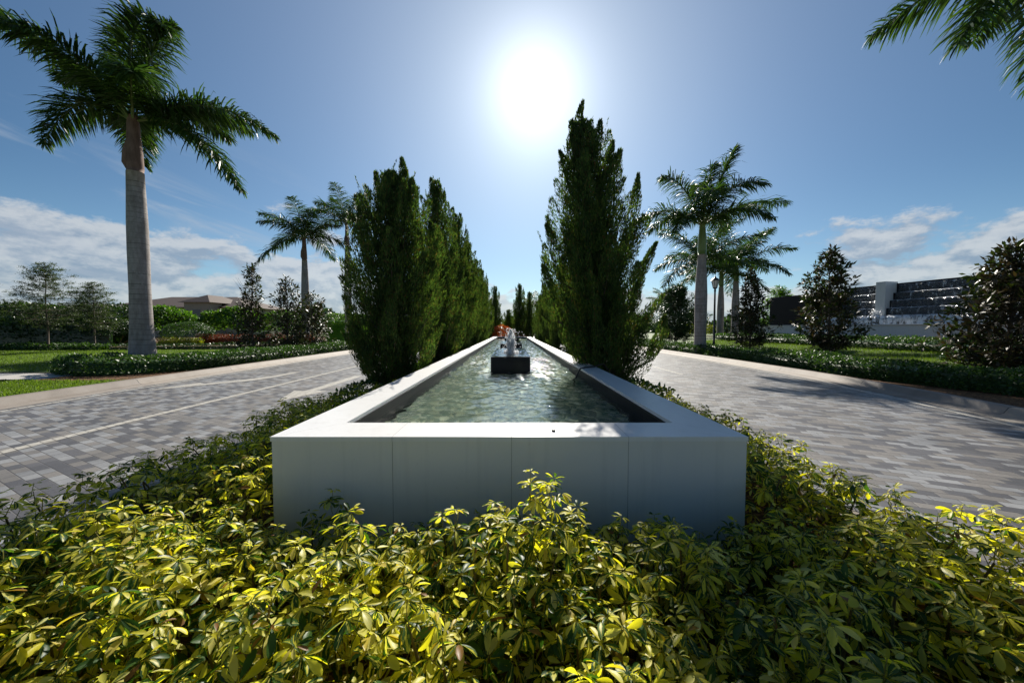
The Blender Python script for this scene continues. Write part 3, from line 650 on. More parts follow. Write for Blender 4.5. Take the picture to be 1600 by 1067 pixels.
jr = juniper('juniper_tree', (2.02, 7.0, 0.03), [(.38,.62), (.88,.97), (1.5,1.07), (2.2,.98), (3.0,.90), (3.5,.74), (4.1,.58), (4.7,.42), (5.2,.2), (5.55,.05)], 190, 640, .064, 22,
        'tallest juniper, with jagged side plumes, beside the pool where the hose crosses the coping',
        extra=[((.15,0,3.0), (.52,0,4.55), .13), ((.5,0,2.3), (.93,.05,3.2), .11), ((.75,-.1,.8), (1.06,-.1,1.7), .15), ((-1.0,0,2.4), (-1.32,0,3.55), .15), ((-1.05,0,1.6), (-1.38,0,2.75), .15), ((-.56,0,4.6), (-.60,0,5.98), .15), ((-.45,.1,4.6), (-.46,.1,5.6), .13), ((-.7,-.1,4.5), (-.76,-.1,5.45), .13), ((-.3,0,4.2), (0.0,0,5.2), .14), ((-.85,0,4.2), (-1.06,0,5.0), .13), ((-.45,0,4.6), (-.25,0,5.6), .12), ((-.6,0,.9), (-.92,0,1.7), .15)], lean=(-.62, 0), group=JG)
jc = juniper('juniper_tree', (-2.32, 10.6, 0.03), [(.28,.62), (.9,.90), (1.7,.90), (2.6,.76), (3.6,.60), (4.6,.40), (5.3,.20), (5.9,.04)], 125, 420, .082, 23,
        'second juniper in the row beside the two arrow lane, with one narrow spire', group=JG)
ords = ['third', 'fourth', 'fifth', 'sixth', 'seventh', 'eighth', 'ninth']
for k, (x, y, s, rz) in enumerate([(-2.32,14.2,1.03,1.3), (-2.35,17.9,1.0,2.9), (-2.3,21.6,.97,4.4), (-2.3,25.3,.98,.6), (-2.3,29.0,.9,2.1)]):
    copy_thing(jc, (x, y, .03), rz, s, f'{ords[k]} juniper along the row beside the two arrow lane')
for k, (x, y, s, rz) in enumerate([(2.3,11.4,.78,3.3), (2.3,15.6,.74,.9), (2.3,19.8,.72,2.2), (2.3,24.0,.76,5.2), (2.35,28.4,.72,1.9)]):
    copy_thing(jc, (x, y, .03), rz, s, f'{["second"] .__add__(ords)[k]} juniper along the row behind the tallest juniper')
for k, (x, y, s, rz, lb) in enumerate([(.75,34.0,(.95,.95,.98),.4,'narrow juniper with the highest spire closing the far end of the pool'), (1.75,34.6,(.8,.8,.86),2.4,'slim juniper beside the highest spire at the far end of the pool'),
        (-.35,36.5,(1.0,1.0,.58),4.1,'low juniper in the gap behind the orange croton'), (-1.65,33.0,(.9,.9,.92),1.1,'juniper standing behind the orange croton at the far end of the pool')]):
    copy_thing(jc, (x, y, .03), rz, s, lb)

# ------------------------------------------------------------------ variegated shrubs round the pool
def canopy(x, y):
    """height of the shrub tops in the bed"""
    b = .46 + .05 * np.sin(x * 3.1 + 1) * np.cos(y * 3.7) + .035 * np.sin(x * 7.3 + y * 5) + .02 * np.sin(x * 13 + y * 11)
    b = b + .07 * np.exp(-((x + .05) / .9) ** 2 - ((y - 1.6) / .35) ** 2) - .24 * np.clip((y - 1.66) / .22, 0, 1)
    b = b + .07 * np.clip((np.abs(x) - 1.3) / .8, 0, 1) + .05 * np.clip((1.5 - y) / 1.0, 0, 1)
    for hx, hy, hr, hd in ((-1.25,.95,.30,.26), (-.75,.72,.22,.20), (-1.9,1.25,.3,.22), (.62,.95,.20,.22), (1.45,1.0,.32,.26), (2.0,1.35,.3,.22), (.15,1.15,.13,.22), (-.35,1.35,.12,.18), (1.1,1.45,.2,.18), (-1.0,1.55,.16,.16)):
        b = b - hd * np.exp(-((x - hx) ** 2 + (y - hy) ** 2) / hr ** 2)
    b = b + .055 * np.sin(x * 9.1 + 2 * np.sin(y * 4)) * np.sin(y * 8.3 + 1.5 * np.sin(x * 3))
    b = b - .07 * np.exp(-((x - 1.0) / .4) ** 2 - ((y - 1.6) / .3) ** 2)
    return b
def shrub_mass(name, pts, zs, lean, seed, label, scale=1.0, leaves=7, lower=1.0):
    """umbrella-leaved shrub: shoots, each with compound leaves of seven or eight drooping leaflets"""
    g = rng(seed); ns = len(pts); K = 8
    P = []; A = []; S = []; stems = MB(); pets = []
    for i in range(ns):
        x, y = pts[i]; zt = zs[i]; ln = .28 + .12 * g.random()
        tx, ty = lean[i] + g.normal(size=2) * .12
        axis = np.array([tx, ty, 1.0]); axis /= np.linalg.norm(axis); top = np.array([x, y, zt]); foot = top - axis * ln
        if g.random() < .5: stems.tube([tuple(foot - axis * .25 + np.array([0, 0, -.05])), tuple(foot), tuple(top - axis * .03)], [.010, .007, .004], 5)
        ph = g.random() * 6.28
        for k in range(leaves):
            f = k / (leaves - 1); az_ = ph + k * 2.39996 + g.normal() * .25; tilt = (.18 + 1.05 * (1 - f) + g.normal() * .15)
            o = np.array([math.cos(az_) * math.sin(tilt), math.sin(az_) * math.sin(tilt), math.cos(tilt)])
            b = foot + axis * ln * (.35 + .65 * f); pl = (.13 - .06 * f) * (.8 + .4 * g.random()) * scale
            c = b + o * pl; wa = o * .75 + np.array([0, .20, .45]) + g.normal(size=3) * .26; wa /= np.linalg.norm(wa)
            P.append(c); A.append(wa); S.append((.060 + .048 * (1 - f * .6) * (.6 + .8 * g.random())) * scale * (1 if f < .95 else .7)); pets.append((b, c))
    P, A, S = np.array(P), np.array(A), np.array(S); n = len(P)
    FF = np.tile(np.linspace(0, 1, leaves), ns)[:, None, None]
    t1 = unit(np.cross(A, rand_dirs(g, n))); t2 = np.cross(A, t1)
    th = (np.arange(K)[None] * (2 * np.pi / K) * .92 + g.random((n, 1)) * 6.28 + g.normal(size=(n, K)) * .12)
    rad = np.cos(th)[..., None] * t1[:, None] + np.sin(th)[..., None] * t2[:, None]          # n,K,3
    dro = .30 - .55 * FF + .38 * g.random((n, 1, 1)) + .18 * g.normal(size=(n, K, 1))
    L = (S[:, None] * .84 * (.6 + .4 * g.random((n, K)))); keep = g.random((n, K)) < .92
    d = unit(rad * np.cos(dro) - A[:, None] * np.sin(dro)); up = unit(A[:, None] * np.cos(dro) + rad * np.sin(dro)); sd = np.cross(d, up)
    base = P[:, None] + d * .010
    d, up, sd, base, L = d[keep], up[keep], sd[keep], base[keep], L[keep]; m = len(L); Wd = L * (.165 + .035 * g.random(m))
    ts = np.array([0, .2, .45, .72, .92, 1.0]); hw = np.array([.07, .52, .92, 1.0, .6, .08]); curl = (.10 + .26 * g.random(m)); cup = .28 + .25 * g.random(m); roll = g.normal(size=m) * .3
    sd = unit(sd + up * roll[:, None]); up = np.cross(sd, d) 
    V = np.zeros((m, 6, 3, 3)); U = np.zeros((m, 6, 3, 2))
    for a, (t_, h_) in enumerate(zip(ts, hw)):
        mid = base + d * (L * t_ * (1 - .12 * t_ * curl))[:, None] - up * (L * curl * t_ ** 2)[:, None]
        for b_, s_ in enumerate((-1, 0, 1)):
            V[:, a, b_] = mid + sd * (s_ * Wd * h_)[:, None] + up * (abs(s_) * Wd * h_ * cup)[:, None]; U[:, a, b_] = (s_, t_)
    t = thing(name, (0, 0, 0), label, 'shrub')
    link('leaves', mesh_np('leaves', V.reshape(-1, 3), grid_faces(m, 6, 3), U.reshape(-1, 2), True), MAT['variegated'], t)
    pb = np.array([p[0] for p in pets]); pc = np.array([p[1] for p in pets]); ax = unit(pc - pb); s1 = unit(np.cross(ax, [0.31, 0.2, 0.93])); s2 = np.cross(ax, s1); w_ = .0022
    cs = [s1, -.5 * s1 + .866 * s2, -.5 * s1 - .866 * s2]
    PV = np.stack([pb + c * w_ for c in cs] + [pc + c * w_ * .8 for c in cs], 1); pf = np.array([[0,1,4,3], [1,2,5,4], [2,0,3,5]])
    st = stems.build('stems', MAT['twig'], t, True)
    link('leaf_stalks', mesh_np('leaf_stalks', PV.reshape(-1, 3), (pf[None] + 6 * np.arange(n)[:, None, None]).reshape(-1, 4)), MAT['petiole'], st)
    return t
def poisson(g, inside, box, dist, tries):
    out = []; cell = {}
    for _ in range(tries):
        x = box[0] + (box[1] - box[0]) * g.random(); y = box[2] + (box[3] - box[2]) * g.random()
        if not inside(x, y): continue
        k = (int(x / dist), int(y / dist)); ok = True
        for a in (-1, 0, 1):
            for b in (-1, 0, 1):
                for q in cell.get((k[0] + a, k[1] + b), ()):
                    if (q[0] - x) ** 2 + (q[1] - y) ** 2 < dist * dist: ok = False
        if ok: cell.setdefault(k, []).append((x, y)); out.append((x, y))
    return np.array(out)
g = rng(31)
def in_front(x, y): return -3.1 < x < 2.5 + .12 * (2.08 - y) and .35 < y < 2.08
pts = poisson(g, in_front, (-3.2, 2.8, .3, 2.1), .106, 16000)
def edge_drop(x): return .15 * np.clip((np.abs(x + .2) - 2.4) / .7, 0, 1) ** 1.5
zs = canopy(pts[:, 0], pts[:, 1]) - edge_drop(pts[:, 0]) + g.normal(size=len(pts)) * .055
lean = np.stack([np.where(np.abs(pts[:, 0]) > 2.0, np.sign(pts[:, 0]) * .35, 0), -.12 + 0 * pts[:, 0]], 1)
low = pts[g.random(len(pts)) < .8] + g.normal(size=(int(0) or 1, 2)) * .03
lz = canopy(low[:, 0], low[:, 1]) - edge_drop(low[:, 0]) - .2 - .1 * g.random(len(low))
shrub_mass('variegated_shrub', np.concatenate([pts, low]), np.concatenate([zs, lz]), np.concatenate([lean, np.zeros((len(low), 2))]), 32,
           'sprawling yellow and green umbrella-leaved shrub in front of the white end wall')
def side_bed(x0, x1, y0, y1, dist, seed, zf, label, leaves=6):
    g = rng(seed); p = poisson(g, lambda x, y: True, (x0, x1, y0, y1), dist, 5000)
    z = zf(p[:, 0], p[:, 1]) + g.normal(size=len(p)) * .03
    lo = p[g.random(len(p)) < .55]; z2 = zf(lo[:, 0], lo[:, 1]) - .22
    side = np.sign(x0 + x1); e = np.stack([side * .5 * np.clip((np.abs(p[:, 0]) - 2.1) / .8, 0, 1), 0 * p[:, 0]], 1)
    shrub_mass('variegated_shrub', np.concatenate([p, lo]), np.concatenate([z, z2]), np.concatenate([e, np.zeros((len(lo), 2))]), seed + 1, label, 1.0, leaves)
side_bed(-3.1, -1.62, 2.1, 5.6, .15, 41, lambda x, y: .53 + .05 * np.sin(y * 3 + x * 4) - .17 * np.clip((-x - 2.3) / .7, 0, 1) ** 1.5 + .02 * np.sin(9 * x), 'dark shaded umbrella-leaved shrub strip along the pool on the arrow lane side')
side_bed(1.62, 2.5, 2.1, 5.6, .14, 44, lambda x, y: .54 + .05 * np.sin(y * 3.4 + x * 4) - .18 * np.clip((x - 2.0) / .5, 0, 1) ** 1.5 + .02 * np.sin(9 * x), 'yellow topped umbrella-leaved shrub strip along the pool on the tallest juniper side')
hedge('low_hedge', [(-2.35,5.3), (-2.3,29.5)], 1.25, .44, 17000, .085, .045, MAT['hedge'], 51, 'low clipped hedge under the juniper row on the arrow lane side', bump_=.06)
hedge('low_hedge', [(2.15,5.3), (2.15,29.5)], 1.0, .44, 14000, .085, .045, MAT['hedge'], 52, 'low clipped hedge under the tallest juniper and its row', bump_=.06)
ball('orange_croton', (-.95, 30.4, .03), (1.15, .8, .86), 2000, .16, .06, MAT['croton'], 53, 'bright orange red croton bush at the far end of the pool', 'croton bush')
ball('orange_croton', (.75, 30.8, .03), (.75, .6, .42), 700, .15, .055, MAT['red_hedge'], 54, 'dull brown red croton bush at the far end of the pool', 'croton bush')
for k, (x, y, mt, lb) in enumerate([(1.9, 11.6, 'white_petal', 'white flowering plant peeping over the pool edge beyond the tallest juniper'), (1.88, 9.3, 'yellowgreen', 'small yellow green plant leaning over the coping by the tallest juniper')]):
    ball('flowering_plant', (x, y, .03), (.28, .28, .46), 160, .1, .06, MAT[mt], 60 + k, lb, 'flowering plant', squash=.5)

# ------------------------------------------------------------------ royal palms
def frond_geo(g, pts, L0, nst, width=.034, reps=2):
    """one feather frond: rachis along pts, drooping strips in several planes either side"""
    P = np.array(pts); n = len(P); s = np.linspace(0, 1, n); u = np.linspace(.10, 1.0, nst)
    Q = np.stack([np.interp(u, s, P[:, k]) for k in range(3)], 1); T = unit(np.gradient(Q, axis=0))
    up = np.array([0, 0, 1.0]); U = unit(up - (T @ up)[:, None] * T + 1e-6); S = np.cross(T, U)
    V = []; 
    for sg in (-1, 1):
        for r in range(reps):
            m = nst; phi = g.normal(.15 if r == 0 else -.25, .35, m); L = L0 * (.45 + .75 * np.sin(np.pi * np.clip(u * .85 + .12, 0, 1))) * (.85 + .3 * g.random(m))
            L *= np.where(u > .9, .75, 1)
            d = unit(T * (.42 + .5 * u[:, None] ** 2) + S * (sg * np.cos(phi))[:, None] + U * np.sin(phi)[:, None] + g.normal(size=(m, 3)) * .06)
            dr = (.35 + .5 * g.random(m))[:, None]; dn = np.array([0, 0, -1.0])
            d2 = unit(d + dn * dr * .55); d3 = unit(d + dn * dr * 1.5)
            p0 = Q + g.normal(size=(m, 3)) * .01; p1 = p0 + d * (L * .36)[:, None]; p2 = p1 + d2 * (L * .34)[:, None]; p3 = p2 + d3 * (L * .30)[:, None]
            wv = unit(np.cross(d, np.array([0, 0, 1.0])) + g.normal(size=(m, 3)) * .45); wd = width * (.8 + .4 * g.random(m))[:, None]
            for pp, k in ((p0, .45), (p1, 1.0), (p2, .8), (p3, .06)):
                V.append(None)
            V[-4:] = []
            V.append(np.stack([np.stack([pp - wv * wd * k * .5, pp + wv * wd * k * .5], 1) for pp, k in ((p0, .45), (p1, 1.0), (p2, .8), (p3, .06))], 1))
    V = np.concatenate(V); F = grid_faces(len(V), 4, 2); V = V.reshape(-1, 3)
    # rachis
    k = 5; Tn = unit(np.gradient(P, axis=0)); Un = unit(up - (Tn @ up)[:, None] * Tn + 1e-6); Sn = np.cross(Tn, Un); rr = np.linspace(.042, .006, n)[:, None]
    ring = np.stack([P + (Sn * math.cos(2 * math.pi * j / k) + Un * math.sin(2 * math.pi * j / k)) * rr for j in range(k)] , 1)
    ring = np.concatenate([ring, ring[:, :1]], 1); F2 = grid_faces(1, n, k + 1) + len(V)
    return np.concatenate([V, ring.reshape(-1, 3)]), np.concatenate([F, F2]), np.concatenate([np.zeros(len(F)), np.ones(len(F2))])
def bez(p0, p1, p2, n=20):
    t = np.linspace(0, 1, n)[:, None]; p0, p1, p2 = map(np.array, (p0, p1, p2)); return p0 * (1 - t) ** 2 + 2 * p1 * t * (1 - t) + p2 * t * t
def palm(loc, H, trunk_prof, fronds, seed, label, shaft='green', shaft_len=1.5, L0=.72, nst=62, reps=2, lean=(0, 0), spear=2.6, width=.036):
    g = rng(seed); t = thing('royal_palm', loc, label, 'palm tree', 'royal palms along the verges')
    tm = MB(); zt = H - shaft_len
    pr = [(r, z * zt) for z, r in trunk_prof]
    tm.tube([(lean[0] * z / H, lean[1] * z / H, z) for r, z in pr], [r for r, z in pr], 20); tm.build('trunk', MAT['palm_bark'], t, True)
    r0 = trunk_prof[-1][1]; sm = MB()
    if shaft == 'green':
        prof = [(r0 * .97, zt - .02), (r0 * 1.12, zt + .25), (r0 * 1.02, zt + .8), (r0 * .78, H - .25), (r0 * .6, H + .12)]
        sm.tube([(lean[0], lean[1], z) for r, z in prof], [r for r, z in prof], 16); sm.build('crownshaft', MAT['shaft'], t, True)
    else:
        prof = [(r0 * .9, zt - .03), (r0 * 1.02, zt + .15), (r0 * .95, zt + .7), (r0 * .85, zt + 1.0), (r0 * .72, H - .2), (r0 * .6, H + .12)]
        sm.tube([(lean[0], lean[1], z) for r, z in prof], [r for r, z in prof], 16)
        # dry sheath peeling off one side
        sm.tube([(lean[0] - r0 * .30, lean[1] - .06, zt + .02), (lean[0] - r0 * .52, lean[1] - .10, zt + .3), (lean[0] - r0 * .50, lean[1] - .10, zt + .7), (lean[0] - r0 * .25, lean[1] - .06, zt + 1.15)], [r0 * .45, r0 * .72, r0 * .62, r0 * .4], 12)
        sm.build('crownshaft', MAT['sheath'], t, True)
    for k, (p1, p2) in enumerate(fronds):
        a = math.atan2(p2[1], p2[0]); p0 = (lean[0] + .07 * math.cos(a), lean[1] + .07 * math.sin(a), H - .05)
        o = np.array([lean[0], lean[1], H]); V, F, mi = frond_geo(g, bez(p0, o + p1, o + p2), L0, nst, width, reps)
        link('frond', mesh_np('frond', V, F, midx=mi), [MAT['palm_leaf'], MAT['rachis']], t)
    if spear:
        sp_ = MB(); sp_.tube([(lean[0], lean[1], H), (lean[0] + .04, lean[1], H + spear * .6), (lean[0] + .1, lean[1], H + spear)], [.05, .035, .006], 7); sp_.build('spear_leaf', MAT['palm_leaf'], t, True)
    return t
def generic_fronds(seed, n, ln, droop=.55):
    g = rng(seed); out = []
    for k in range(n):
        a = k * 2.39996 + g.normal() * .15; f = (k + .5) / n; e = 1.25 - 1.35 * f + g.normal() * .1; L = ln * (.85 + .25 * g.random())
        h = np.array([math.cos(a), math.sin(a), 0]); p1 = h * L * .55 * math.cos(e) * 1.0 + np.array([0, 0, L * .55 * math.sin(e) + .25])
        p2 = h * L * (.35 + .62 * math.cos(e * .8)) + np.array([0, 0, L * (math.sin(e) * .85) - L * droop * (.12 + .75 * f) * (.35 + .5 * math.cos(e))]); out.append((p1, p2))
    return out
TP = [(0, .42), (.03, .36), (.08, .31), (.2, .285), (.4, .30), (.6, .305), (.8, .26), (.93, .215), (1, .20)]
TPB = [(0, .47), (.03, .42), (.08, .365), (.2, .315), (.4, .285), (.6, .29), (.75, .28), (.9, .25), (1, .235)]
big = [((2.0,.6,1.7), (4.2,1.3,.15)), ((1.9,.3,.55), (3.4,.5,-2.3)), ((1.0,-1.0,1.3), (2.2,-1.9,.2)), ((-.5,.1,4.6), (1.9,-.5,2.7)), ((-.5,.3,2.5), (-.9,.9,4.1)),
       ((-2.1,-.5,2.6), (-4.9,-1.4,3.5)), ((-1.9,-.2,1.3), (-2.8,-.3,-1.0)), ((-1.2,1.0,1.3), (-2.0,2.2,-.6)), ((.5,1.5,2.0), (.9,3.2,1.0)), ((-.4,-1.3,2.0), (-.8,-3.0,.9)),
       ((1.2,1.1,1.9), (2.4,2.4,.9)), ((-1.3,.2,2.2), (-3.0,.4,1.6)), ((.3,.2,2.6), (1.2,.4,3.6))]
palm((-13.55, 12.5, .05), 8.9, TPB, big, 71, 'biggest royal palm with a brown peeling sheath, rising from the hedge beside the lawn', 'dry', 1.85, .82, 115, 2, width=.054)
palm((-17.3, 28.7, .05), 9.0, TP, generic_fronds(72, 13, 3.9, .75), 72, 'royal palm with a brown shaft behind the magnolias on the lawn side', 'dry', 1.9, .85, 54, 2, width=.06)
palm((-15.3, 32, .05), 11.2, TP, generic_fronds(73, 12, 3.9, .5), 73, 'royal palm partly hidden behind the first juniper beside the lamp post', 'dry', 2.2, .85, 54, 2, width=.06)
mid = [((.9,-.2,2.8), (1.5,-.2,3.9)), ((2.3,.3,1.6), (5.0,.6,1.35)), ((-1.0,0,2.6), (-2.3,-.2,2.4)), ((-1.7,.3,1.5), (-3.4,.5,.3)), ((-1.2,-.6,1.0), (-2.0,-1.2,-.7)), ((.4,1.2,2.8), (1.0,2.4,3.0)), ((.6,-1.2,2.2), (1.3,-2.8,1.0)),
       ((-.5,-1.4,1.8), (-.9,-3.0,.5)), ((1.3,-.9,1.2), (2.4,-1.8,-.2)), ((1.2,.9,1.4), (2.3,2.0,.2)), ((-.9,1.2,1.6), (-1.9,2.5,.3)), ((.1,0,2.2), (.6,.2,3.2))]
palm((10.2, 18.5, .05), 7.0, TP, mid, 74, 'royal palm with a bright green shaft beside the street lamp, largest of its clump', 'green', 1.6, .85, 74, 2, width=.052)
pg_ = palm((15.2, 27.5, .25), 6.6, TP, generic_fronds(75, 13, 4.2, .6), 75, 'royal palm directly behind the largest palm of the clump by the street lamp', 'green', 1.4, .85, 54, 2, spear=2.0, width=.065)
for (px, Yd, H, rz, lb) in [(1125, 40, 8.0, 1.7, 'royal palm just beyond the street lamp, second thin trunk from it'), (1148, 39, 8.6, 3.9, 'royal palm behind the conical magnolia, end of the clump by the street lamp')]:
    x = (px - 800) / 533.33 * Yd; copy_thing(pg_, (x, Yd, .05), rz, (H / 6.6,) * 3, lb)
over = [((-1.6,.0,.7), (-2.8,.2,-1.7)), ((-1.8,-.6,.0), (-2.8,-.9,-3.2)), ((-1.0,1.2,1.4), (-2.3,2.4,.3)), ((.5,1.4,1.6), (1.2,3.0,.6)), ((1.6,0,1.6), (3.6,.2,.4)), ((-.6,.2,2.8), (-1.4,.6,3.8)), ((.6,-1.3,1.6), (1.3,-2.9,.5)), ((-.3,-1.4,1.5), (-.8,-3.0,.2))]
palm((11.9, 7.0, .05), 8.95, TP, over, 76, 'royal palm whose frond tips hang into the top corner of the sky', 'green', 1.7, .85, 90, 2, width=.046)
for (px, Yd, H, lb) in [(838, 62, 6.0, 'tiny distant palm in the gap beyond the far end of the pool'), (1040, 80, 8.0, 'faint distant palm beyond the round dark tree')]:
    copy_thing(pg_, ((px - 800) / 533.33 * Yd, Yd, .05), px * .1, H / 6.6 * .9, lb)

# ------------------------------------------------------------------ magnolias and other broad-leaved trees
def branch_tree(name, loc, H, prof, nb, per, leafL, leafW, mat, seed, label, cat, up=.8, crad=.22, trunk_r=.055, flat=1.0, bare=0):
    """trunk > limbs, and whorls of leaves at the twig ends"""
    g = rng(seed); t = thing(name, loc, label, cat); hs = [p[0] for p in prof]; rs = [p[1] for p in prof]
    tr = MB(); lb = MB(); wob = g.normal(size=(5, 2)) * .05
    axis = [np.array([wob[k][0] * k * .3, wob[k][1] * k * .3, H * k / 4]) for k in range(5)]
    tr.tube([tuple(a - np.array([0, 0, .1 if k == 0 else 0])) for k, a in enumerate(axis)], [trunk_r, trunk_r * .85, trunk_r * .6, trunk_r * .35, .006], 8)
    Cs = []; Ds = []
    for k in range(nb):
        h = hs[0] + (H - hs[0]) * ((k + g.random()) / nb) ** .95; Rm = np.interp(h, hs, rs) * (.45 + .65 * g.random()); a = k * 2.39996 + g.normal() * .3
        o = np.array([math.cos(a), math.sin(a), 0]); z0_ = max(hs[0] * .6, h - Rm * up); f = z0_ / H * 4; i = min(int(f), 3); p0 = axis[i] * (1 - (f - i)) + axis[i + 1] * (f - i)
        e = p0 * np.array([1, 1, 0]) + o * Rm + np.array([0, 0, h]); md = p0 * .5 + e * .5 + np.array([0, 0, -.08 * Rm]) + g.normal(size=3) * .04
        lb.tube([tuple(p0), tuple(md), tuple(e)], [.016, .011, .004], 5)
        for q in ([1.0] if Rm < .35 else [1.0, .78, .55]):
            c = bez(p0, md, e, 9)[int(q * 8)] + (g.normal(size=3) * crad * .5 if q < 1 else 0)
            if q < 1: lb.tube([tuple(bez(p0, md, e, 9)[max(0, int(q * 8) - 1)]), tuple(c)], [.006, .003], 4)
            Cs.append(c); Ds.append(unit((o * .6 + np.array([0, 0, .7]) + g.normal(size=3) * .3)[None])[0])
    for k in range(bare):
        a = g.random() * 6.28; z = H * (.55 + .3 * g.random()); lb.tube([(axis[2][0], axis[2][1], z * .8), (.4 * math.cos(a), .4 * math.sin(a), z), (.8 * math.cos(a), .8 * math.sin(a), z * 1.18)], [.01, .007, .003], 4)
    Cs, Ds = np.array(Cs), np.array(Ds); m = len(Cs)
    c = np.repeat(Cs, per, 0); ax = np.repeat(Ds, per, 0); n = len(c)
    d = unit(ax * .45 + rand_dirs(g, n)); c = c + d * crad * (g.random(n) ** 1.2)[:, None] * .75 * np.array([1, 1, flat])
    V, F = diamonds(c, unit(d + ax * .2), unit(ax + rand_dirs(g, n) * .6 + np.array([0, 0, .4])), leafL * (.6 + .6 * g.random(n)), leafW * (.7 + .5 * g.random(n)), .2)
    link('crown', mesh_np('crown', V, F), mat, t)
    tk = tr.build('trunk', MAT['bark'], t, True); lb.build('limbs', MAT['bark'], tk, True)
    return t
MG = MAT['magnolia']
branch_tree('magnolia_tree', (13.55, 9.3, .1), 3.6, [(.35,.9), (1.0,1.5), (1.9,1.35), (2.8,.75), (3.6,.12)], 150, 16, .19, .075, MG, 81, 'wide dark magnolia over the mulch, cut by the frame, hiding part of the fountain wall', 'magnolia tree', trunk_r=.06)
branch_tree('magnolia_tree', (13.9, 15.0, .15), 4.75, [(.6,.7), (1.2,1.15), (2.4,1.1), (3.5,.8), (4.75,.12)], 110, 15, .21, .085, MG, 82, 'open dark magnolia standing in front of the black fountain wall', 'magnolia tree')
branch_tree('magnolia_tree', (14.1, 20.2, .16), 4.7, [(.45,1.05), (1.2,1.3), (2.4,1.0), (3.6,.5), (4.7,.08)], 125, 15, .19, .08, MG, 83, 'neat cone shaped magnolia between the palm clump and the fountain wall', 'magnolia tree')
branch_tree('magnolia_tree', (-12.9, 17.0, .05), 4.5, [(.5,1.1), (1.0,1.0), (2.0,.6), (3.0,.42), (4.5,.12)], 90, 13, .17, .075, MG, 84, 'thin upright magnolia with bare twigs, first of three beyond the biggest palm', 'magnolia tree', bare=9)
branch_tree('magnolia_tree', (-12.75, 19.4, .05), 4.3, [(.5,.9), (1.2,1.1), (2.4,1.0), (3.4,.6), (4.3,.15)], 80, 12, .18, .08, MG, 85, 'open magnolia with gaps of sky, middle one of three beyond the biggest palm', 'magnolia tree', bare=5)
branch_tree('magnolia_tree', (-12.3, 21.0, .05), 3.5, [(.3,.9), (1.0,1.25), (2.0,1.15), (2.9,.7), (3.5,.15)], 85, 13, .18, .08, MG, 86, 'squat bronze leaved magnolia in front of the palm trunk by the hedge', 'magnolia tree')
OK_ = MAT['oak']
branch_tree('young_oak', (-30.2, 22.2, .05), 5.6, [(1.7,1.3), (2.6,2.0), (3.6,1.6), (4.6,.9), (5.6,.2)], 95, 75, .075, .035, OK_, 87, 'taller of two young oaks with layered branches before the dark hedge', 'oak tree', up=.12, crad=.5, flat=.28)
branch_tree('young_oak', (-27.4, 22.4, .05), 4.4, [(1.5,1.0), (2.2,1.5), (3.0,1.2), (3.8,.7), (4.4,.2)], 75, 75, .075, .035, OK_, 88, 'shorter of two young oaks with layered branches near the biggest palm', 'oak tree', up=.12, crad=.46, flat=.28)
branch_tree('young_oak', (-34.2, 21.0, .05), 5.6, [(1.7,1.4), (2.8,2.2), (4.4,1.6), (5.6,.3)], 80, 55, .075, .035, OK_, 89, 'oak reaching into the photo only with one branch at its edge', 'oak tree', up=.25, crad=.34)
branch_tree('round_tree', (13.6, 28.5, .12), 4.9, [(.7,1.1), (1.6,1.75), (2.8,1.7), (4.0,1.2), (4.9,.3)], 150, 70, .13, .06, MAT['dark_hedge'], 90, 'rounded dense dark tree between the tallest juniper and the palm clump', 'tree', crad=.42)
for k, (px, Yd, H, lb) in enumerate([(1217, 52, 7.3, 'pale green treetop peeking over the dark end of the fountain wall'), (1085, 60, 4.6, 'small distant tree between the palm trunks'), (1165, 62, 4.4, 'low distant tree behind the cone shaped magnolia')]):
    branch_tree('distant_tree', ((px - 800) / 533.33 * Yd, Yd, .05), H, [(1.2,1.2), (H * .5,2.6), (H * .8,2.0), (H,.4)], 70, 30, .3, .16, MAT['bright'] if k == 0 else MAT['dark_hedge'], 91 + k, lb, 'tree', crad=.7, trunk_r=.12)

# ------------------------------------------------------------------ hedges and bushes on the verges
hedge('clipped_hedge', [(-14.5,11.7), (-13.1,10.9), (-12.0,11.2), (-11.4,12.6), (-11.2,15), (-11.2,31)], 1.6, .54, 36000, .085, .05, MAT['hedge'], 101, 'knee high glossy hedge along the kerb around the biggest palm', bump_=.05)
hedge('clipped_hedge', [(11.9,6.4), (11.0,9.5), (10.7,12.5), (10.6,16), (10.6,34)], 1.7, .50, 44000, .085, .05, MAT['hedge'], 102, 'long dark glossy hedge along the kerb under the magnolias facing the fountain wall', bump_=.10)
hedge('ground_cover', [(19.0,11), (19.0,30)], 2.6, .42, 14000, .12, .06, MAT['hedge'], 103, 'wavy mid green planting between lawn and fountain wall', 'ground cover', z=.52, bump_=.12)
hedge('ground_cover', [(22.0,12), (22.4,36)], 2.4, .24, 13000, .14, .05, MAT['bright'], 104, 'bright green planting at the foot of the fountain wall', 'ground cover', z=.62, bump_=.08)
hedge('dark_shrub', [(16.0,6.0), (16.5,10.2), (17.2,12.5)], 2.2, .75, 9000, .12, .06, MAT['dark_hedge'], 105, 'dark shaded shrubs behind the wide magnolia', 'shrub', z=.3, bump_=.12)
hedge('low_planting', [(-38,22.6), (-27,22.8)], 1.4, .40, 6000, .13, .07, MAT['hedge'], 106, 'low glossy planting at the lawn edge below the young oaks', 'shrub', bump_=.12)
hedge('low_planting', [(-26.6,22.9), (-20,24.5), (-14.5,29)], 1.3, .34, 5000, .12, .06, MAT['dark_hedge'], 107, 'low dull green planting at the lawn edge behind the biggest palm trunk', 'shrub', bump_=.1)
